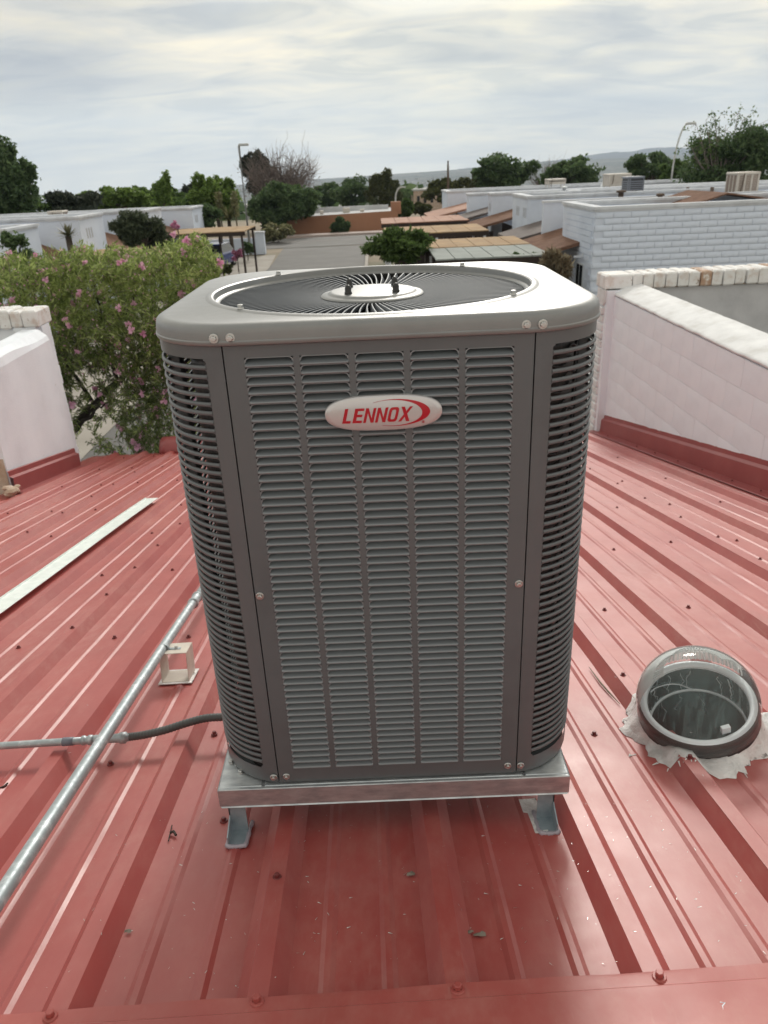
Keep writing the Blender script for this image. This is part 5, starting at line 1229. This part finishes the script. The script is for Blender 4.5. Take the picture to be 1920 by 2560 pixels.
tree('shade_tree', 'dark shaded tree beneath the yellow-green one by the carport', 510, 540, 100, 60, 50, 'leaf_dark', 4000, 0.14, 18, seedn=19)
# tall conifer with grey bare tree
tree('conifer', 'tall dark conifer with rounded top in the middle distance', 646, 424, 84, 108, 84, 'leaf_conifer', 11000, 0.17, 34, seedn=20, up=0.6, thick=0.35)
tree('conifer', 'lower spreading body of the dark conifer behind the grey bare tree', 668, 462, 96, 86, 88, 'leaf_conifer', 9000, 0.18, 32, seedn=21, up=0.6, thick=0.3)
C_ = at(705, 470, 82); tb = thing('bare_tree', 'leafless grey twiggy tree between the conifer and the dark green tree', 'tree', (C_[0], 82, -4.7)); rg_ = np.random.default_rng(5)
B().tube([(C_[0], 82, -4.7), (C_[0], 82, C_[2]-0.3)], [0.3, 0.18], 8).obj('trunk', 'twig_grey', tb); bare_twigs(tb, C_, 4.2, 4.8, np.array([C_[0], 82, C_[2]-1.5]), rg_, n=190, r=0.030)
P = at(695, 460, 82)+rg_.normal(size=(4200, 3))*np.array([1.35, 1.0, 0.75]); leaf_mesh('dry_foliage', P, 0.09, 'twig_grey', tb, 1.5, 0.5, 3)
tree('shade_tree', 'broad dark green tree standing left of the terracotta building', 700, 512, 185, 112, 76, 'leaf_dark', 16000, 0.18, 50, seedn=22)
tree('shade_tree', 'olive-green shoulder of foliage right of the broad dark tree', 762, 500, 66, 84, 78, 'leaf_green', 4000, 0.19, 18, seedn=23)
tree('bush', 'cream-flowered rounded bush at the left end of the terracotta building', 694, 578, 92, 52, 68, 'bush_cream', 3500, 0.14, 18, seedn=24, cat='bush', thick=0.04)
tree('bush', 'round dark green bush against the terracotta wall', 848, 566, 62, 46, 76, 'leaf_dark', 3500, 0.13, 18, seedn=25, cat='bush', thick=0.05, zg=-4.5)
tree('bush', 'small dark rounded bush behind the carport posts', 617, 621, 46, 34, 54, 'leaf_dark', 1500, 0.10, 12, seedn=26, cat='bush', thick=0.03)
tree('bush', 'small olive bush just behind the blue car nose', 545, 668, 70, 46, 40, 'leaf_olive', 1800, 0.09, 14, seedn=27, cat='bush', thick=0.03)
for i, (px, py, w_, h_, Y, lm, lab) in enumerate(((822, 490, 120, 56, 120, 'leaf_dark', 'dark tree behind the left part of the terracotta roof'), (885, 480, 115, 80, 110, 'leaf_dark', 'dark green tree above the middle of the terracotta roof'), (962, 480, 96, 100, 105, 'leaf_olive', 'tall olive tree above the right end of the terracotta roof'), (1035, 490, 150, 50, 130, 'leaf_dark', 'low dark tree right of the small distant lamp'), (1052, 525, 60, 30, 88, 'leaf_olive', 'olive shrub tree before the pale pink building'), (1010, 522, 50, 44, 86, 'leaf_green', 'small green tree by the terracotta chimney'), (1122, 480, 120, 74, 80, 'leaf_olive', 'olive tree behind the thin utility pole'), (1212, 462, 84, 76, 92, 'leaf_olive', 'brownish thin tree left of the big dark green crown'))):
    tree('shade_tree', lab, px, py, w_, h_, Y, lm, 6500, 0.19, 26, seedn=40+i, zg=-6.5 if Y > 100 else -5, group=G1)
tree('shade_tree', 'big dark green crown above the far right terrace end', 1264, 436, 165, 90, 82, 'leaf_dark', 13000, 0.18, 46, seedn=50)
C_ = at(1362, 445, 84); tb = thing('bare_tree', 'leafless grey tree between the two dark crowns over the terrace', 'tree', (C_[0], 84, -4.7)); B().tube([(C_[0], 84, -4.7), (C_[0], 84, C_[2])], [0.25, 0.15], 8).obj('trunk', 'twig_grey', tb); bare_twigs(tb, C_, 2.6, 2.9, np.array([C_[0], 84, C_[2]-1.4]), rg_, n=60, r=0.02)
tree('shade_tree', 'dark green crown with ragged top over the small beige far cooler', 1430, 440, 150, 86, 80, 'leaf_dark', 10000, 0.18, 40, seedn=51, rough=1.6)
tree('shade_tree', 'dark green trees left of the curved street lamp', 1635, 424, 150, 80, 76, 'leaf_dark', 10000, 0.17, 40, seedn=52, group=G1)
tree('shade_tree', 'brighter green tree just behind the curved street lamp', 1690, 432, 80, 70, 66, 'leaf_green', 5000, 0.16, 22, seedn=53, group=G1)
tree('shade_tree', 'large dark spreading tree at the right edge behind the beige cooler', 1830, 404, 240, 150, 52, 'leaf_dark', 26000, 0.115, 60, seedn=54, rough=1.4, thick=0.3)
C_ = at(1790, 370, 52); tb = thing('sapling_shoots', 'tall sparse leafy shoots rising out of the right-edge tree against the sky', 'tree', (C_[0], 51, -4.4)); b = B(); LP = []
B().tube([(C_[0], 51, -4.4), (C_[0], 51, C_[2]-1.5)], [0.15, 0.1], 8).obj('trunk', 'bark', tb)
for (qx, qy) in ((1740, 310), (1748, 345), (1787, 285), (1798, 300), (1815, 312), (1846, 283), (1858, 300), (1880, 330), (1895, 312), (1905, 345), (1770, 330), (1830, 335), (1725, 360), (1735, 390), (1765, 300), (1912, 360)):
    q = at(qx, qy, 51+rg_.uniform(-1, 1)); P = limb(b, (C_[0]+(q[0]-C_[0])*0.3, 51, C_[2]-1.6), q, 0.045, 0.012, rg_, 7, 0.07)
    dens = 1.0 if qx < 1800 or qx in (1846, 1858) else 0.15
    for k in range(9):
        p = P[rg_.integers(3, 8)]; p2 = p+rg_.normal(size=3)*np.array([.35, .2, .3]); limb(b, p, p2, 0.012, 0.006, rg_, 2, 0.05)
        LP += [p2+rg_.normal(size=3)*0.13 for _ in range(int(9*dens))]
b.obj('bare_branches', 'twig_grey', tb); leaf_mesh('foliage', LP, 0.085, 'leaf_green', tb, 1.2, 0, 8)
# nearer trees
tree('shade_tree', 'feathery bright green tree right of the lane behind the air conditioner', 1003, 615, 175, 78, 27, 'leaf_green', 9000, 0.075, 34, seedn=60, up=0.2, elong=1.6, rough=1.6)
tree('mesquite_tree', 'rounded grey-green mesquite in front of the left terrace', 356, 572, 148, 92, 30, 'leaf_grey', 12000, 0.06, 34, seedn=61, elong=1.5, rough=1.4)
tree('sapling', 'small dark grey-green sapling before the nearest left terrace house', 38, 622, 95, 84, 20, 'leaf_dark', 1800, 0.05, 16, seedn=62, rough=2, bark='bark_dark')
tree('bush', 'dry olive undergrowth beside the nearest right-hand porch', 1385, 680, 90, 110, 23, 'leaf_dry', 3500, 0.07, 22, seedn=63, cat='bush', up=0.8, elong=2.5)
tree('bush', 'dark green shrub under the nearest grey canopy edge', 1310, 665, 90, 70, 24.5, 'leaf_dark', 3500, 0.07, 20, seedn=64, cat='bush')
# yuccas
def yucca(label, px, py, Y, r, n=70, m_='agave', stalks=0):
    c = at(px, py, Y); t = thing('yucca', label, 'plant', (c[0], Y, GZ)); B().tube([(c[0], Y, GZ), (c[0], Y, c[2])], [0.16, 0.12], 8).obj('trunk', 'bark', t, True)
    rg = np.random.default_rng(int(px)); b = B()
    for i in range(n):
        d = rg.normal(size=3); d[2] = abs(d[2])*0.9-0.15; d /= np.linalg.norm(d); s_ = np.cross(d, [0, 0, 1.0]); s_ /= np.linalg.norm(s_)+1e-9; s_ *= r*0.05; tip = c+d*r*rg.uniform(.8, 1.1)
        b.add([c-s_, c+s_, c+d*r*0.5+s_*1.3, tip, c+d*r*0.5-s_*1.3], [(0, 1, 2, 4), (4, 2, 3)])
    b.obj('leaf_rosette', m_, t)
    for k in range(stalks):
        q = c+np.array([(-0.5+1.0*k), 0, 0.5]); B().tube([q-np.array([0, 0, 1.0]), q+np.array([0, 0, 1.1])], [0.05, 0.03], 6).obj('stalk', 'leaf_dry', t); leaf_mesh('flower_spike', q+rg.normal(size=(350, 3)).clip(-1.8, 1.8)*np.array([.12, .12, .42])+np.array([0, 0, .4]), 0.10, 'bush_cream', t, 1, 0, k, None, 'stuff')
    return t
yucca('spiky yucca before the middle left terrace house', 170, 590, 29, 0.55)
yucca('yucca with two cream flower spikes beside the tall street lamp', 572, 548, 52, 1.0, 80, 'bush_cream', 2)

# ---- flowering desert willow close behind the left roof edge
rg = np.random.default_rng(77)
wl = thing('desert_willow', 'large feathery desert willow with pink flowers behind the left roof edge', 'tree', (-5.2, 9.6, GZ))
b = B()
def wpt(px, py, Y): return at(px, py, Y)
mains = [[(120, 1135, 9.9), (175, 1078, 9.8), (235, 1012, 9.8), (300, 950, 9.9), (360, 905, 10.2), (400, 840, 10.5)],
         [(175, 1078, 9.8), (225, 1040, 9.6), (262, 1010, 9.5)], [(300, 950, 9.9), (262, 860, 10.0), (250, 770, 10.2), (232, 700, 10.4)],
         [(235, 1012, 9.8), (160, 900, 10.0), (110, 780, 10.4), (60, 690, 10.6)], [(360, 905, 10.2), (420, 860, 10.0), (470, 760, 10.2), (500, 680, 10.4)],
         [(262, 860, 10.0), (330, 760, 10.5), (350, 690, 10.8)], [(120, 1135, 9.9), (100, 1180, 9.9)]]
for mi, seg in enumerate(mains):
    P = [wpt(*s_) for s_ in seg]; r0 = 0.085 if mi == 0 else 0.04; r0 = 0.03 if mi in (2, 3, 4, 5) else r0
    Q = []
    for i in range(len(P)-1):
        for u in np.linspace(0, 1, 5, endpoint=False): Q.append(P[i]+(P[i+1]-P[i])*u+rg.normal(size=3)*0.015)
    Q.append(P[-1]); b.tube(Q, list(np.linspace(r0, 0.012 if mi else 0.03, len(Q))), 8)
p0 = wpt(120, 1135, 9.9); b.tube([(p0[0]-0.35, 9.9, GZ-0.05), p0], [0.12, 0.09], 8)
b.obj('trunk', 'bark_dark', wl, True)
LP, LD, FP, TW = [], [], [], B()
def top_edge(px): return np.interp(px, [-80, 0, 60, 130, 200, 260, 330, 400, 440, 480, 520, 545], [655, 648, 640, 640, 618, 628, 622, 625, 600, 590, 600, 650])
for i in range(3300):
    px = rg.uniform(-90, 545); te = top_edge(px); u = rg.uniform(0, 1)**1.15; py = te+8+u*(560-0.0*px)
    lim = np.interp(px, [-90, 130, 200, 280, 330, 420, 545], [1150, 1100, 1090, 1150, 1160, 1120, 1080])
    if py > lim: continue
    # opening where the ground shows through
    if 175 < px < 300 and py > 930 and rg.random() < 0.72: continue
    if py > 1000 and rg.random() < 0.15: continue
    Y = rg.uniform(9.2, 12.4) if py < 800 else rg.uniform(9.0, 10.8)
    p = wpt(px, py, Y); topness = max(0, 1-(py-te)/260)
    d = rg.normal(size=3)*0.5; d[2] += 1.0*topness-0.15; d /= np.linalg.norm(d); L_ = rg.uniform(0.16, 0.34)
    TW.tube([p-d*L_*0.5, p+d*L_*0.5], [0.004, 0.002], 4, False)
    k = rg.integers(26, 40); us = rg.uniform(-0.5, 0.5, k)
    for q in us:
        LP.append(p+d*L_*q+rg.normal(size=3)*0.03); s_ = rg.normal(size=3); s_ /= np.linalg.norm(s_); LD.append(d*0.9+s_*0.75+np.array([0, 0, -0.25*(1-topness)]))
    if rg.random() < (0.21 if Y < 10.3 else 0.05): FP.append(p+d*L_*0.6+np.array([0, -0.12, 0.03]))
LP = np.array(LP); LD = np.array(LD)
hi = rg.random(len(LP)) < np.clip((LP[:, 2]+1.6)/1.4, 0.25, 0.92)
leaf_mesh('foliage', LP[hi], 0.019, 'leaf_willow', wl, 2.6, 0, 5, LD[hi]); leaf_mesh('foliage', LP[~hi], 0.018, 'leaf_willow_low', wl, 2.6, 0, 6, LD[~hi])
tag(TW.obj('twigs', 'twig_grey', wl), kind='stuff')
fms = []
for s_ in range(4):
    b = B(); r2 = np.random.default_rng(s_)
    for k in range(16):
        d = r2.normal(size=3); d /= np.linalg.norm(d); e = np.cross(d, r2.normal(size=3)); e /= np.linalg.norm(e); z_ = r2.uniform(0.03, 0.062)
        if k == 0: b.V.append((0., 0., 0.))
        o_ = len(b.V); b.V += [tuple(d*z_*.6+e*z_*.38), tuple(d*z_), tuple(d*z_*.6-e*z_*.38)]; b.F.append((0, o_, o_+1, o_+2))
    me = bpy.data.meshes.new('flower'); me.from_pydata(b.V, [], b.F); me.materials.append(MT['petal'] if s_ else MT['petal_deep']); fms.append(me)
rg.shuffle(FP)
for p in FP[:290]:
    o = instance(random.choice(fms), 'flower', wl, p, (rg.uniform(0, 6), rg.uniform(0, 6), 0)); o.scale = [rg.uniform(.9, 1.4)]*3
q_ = LP[rg.integers(0, len(LP), 5200)]; q_ = q_[(q_[:, 1] < 10.9)][:3000]+np.array([0, -0.06, 0.02])
leaf_mesh('blossoms', q_, 0.017, 'petal', wl, 1.0, 0, 12, None, 'stuff')
# purple-pink flowering bush at the carport
t, cc, fk, r_ = tree('flowering_bush', 'small pink and purple flowering bush in front of the blue car', 592, 634, 36, 34, 44, 'petal_deep', 700, 0.07, 10, seedn=66, cat='bush', thick=0.03)
t, cc, fk, r_ = tree('flowering_bush', 'magenta flowering bush beside the far left terrace house', 442, 560, 32, 26, 39, 'petal_deep', 500, 0.07, 8, seedn=67, cat='bush', thick=0.03)
# street verge scrub and far tree belt read as masses
rgm = np.random.default_rng(9); P = []
for i in range(520):
    a = R_(rgm.uniform(-32, 30)); d = 115*math.exp(rgm.uniform(0, 2.3)); x_, y_ = math.sin(a)*d, math.cos(a)*d
    z_ = GZ-0.3-(min(d, 170)-110)*0.10-(max(0, min(d, 450)-170))*0.13-(max(0, d-450))*0.004
    r = rgm.uniform(1.6, 3.6); k = 46; v_ = rgm.normal(size=(k, 3)); v_ /= np.linalg.norm(v_, axis=1)[:, None]
    P.append(np.array([x_, y_, z_+r*0.8])+v_*rgm.uniform(.5, 1, (k, 1))*np.array([r*1.3, r*1.3, r*0.9]))
o = leaf_mesh('far_woods', np.concatenate(P), 0.8, 'leaf_dark', None, 1.0, 0, 3); tag(o, 'distant belts of dark trees spread over the valley floor', 'woods', kind='stuff')
b = B()
for i in range(700):
    a = R_(rgm.uniform(-30, 30)); d = 150*math.exp(rgm.uniform(0, 2.9)); x_, y_ = math.sin(a)*d, math.cos(a)*d
    z_ = GZ-0.3-(min(d, 170)-110)*0.10-(max(0, min(d, 450)-170))*0.13-(max(0, min(d, 1700)-450))*0.004+(max(0, d-1700))*0.021; s_ = rgm.uniform(4, 9)
    b.box(x_, x_+s_*1.6, y_, y_+s_, z_-1, z_+rgm.uniform(3, 6))
tag(b.obj('far_town', 'roof_grey'), 'pale far-off town roofs scattered across the valley', 'town', kind='stuff')

# ================================================================== AIR
hzm = bpy.data.materials.new('haze'); hzm.use_nodes = True; T = hzm.node_tree; T.nodes.clear()
pv = T.nodes.new('ShaderNodeVolumePrincipled'); pv.inputs['Color'].default_value = (0.62, 0.78, 1.0, 1); pv.inputs['Density'].default_value = 0.00012; pv.inputs['Anisotropy'].default_value = 0.25
mo = T.nodes.new('ShaderNodeOutputMaterial'); T.links.new(pv.outputs[0], mo.inputs['Volume']); MT['haze'] = hzm
o = B().box(-7000, 7000, -300, 7000, -90, 460).obj('haze', 'haze'); o['kind'] = 'stuff'
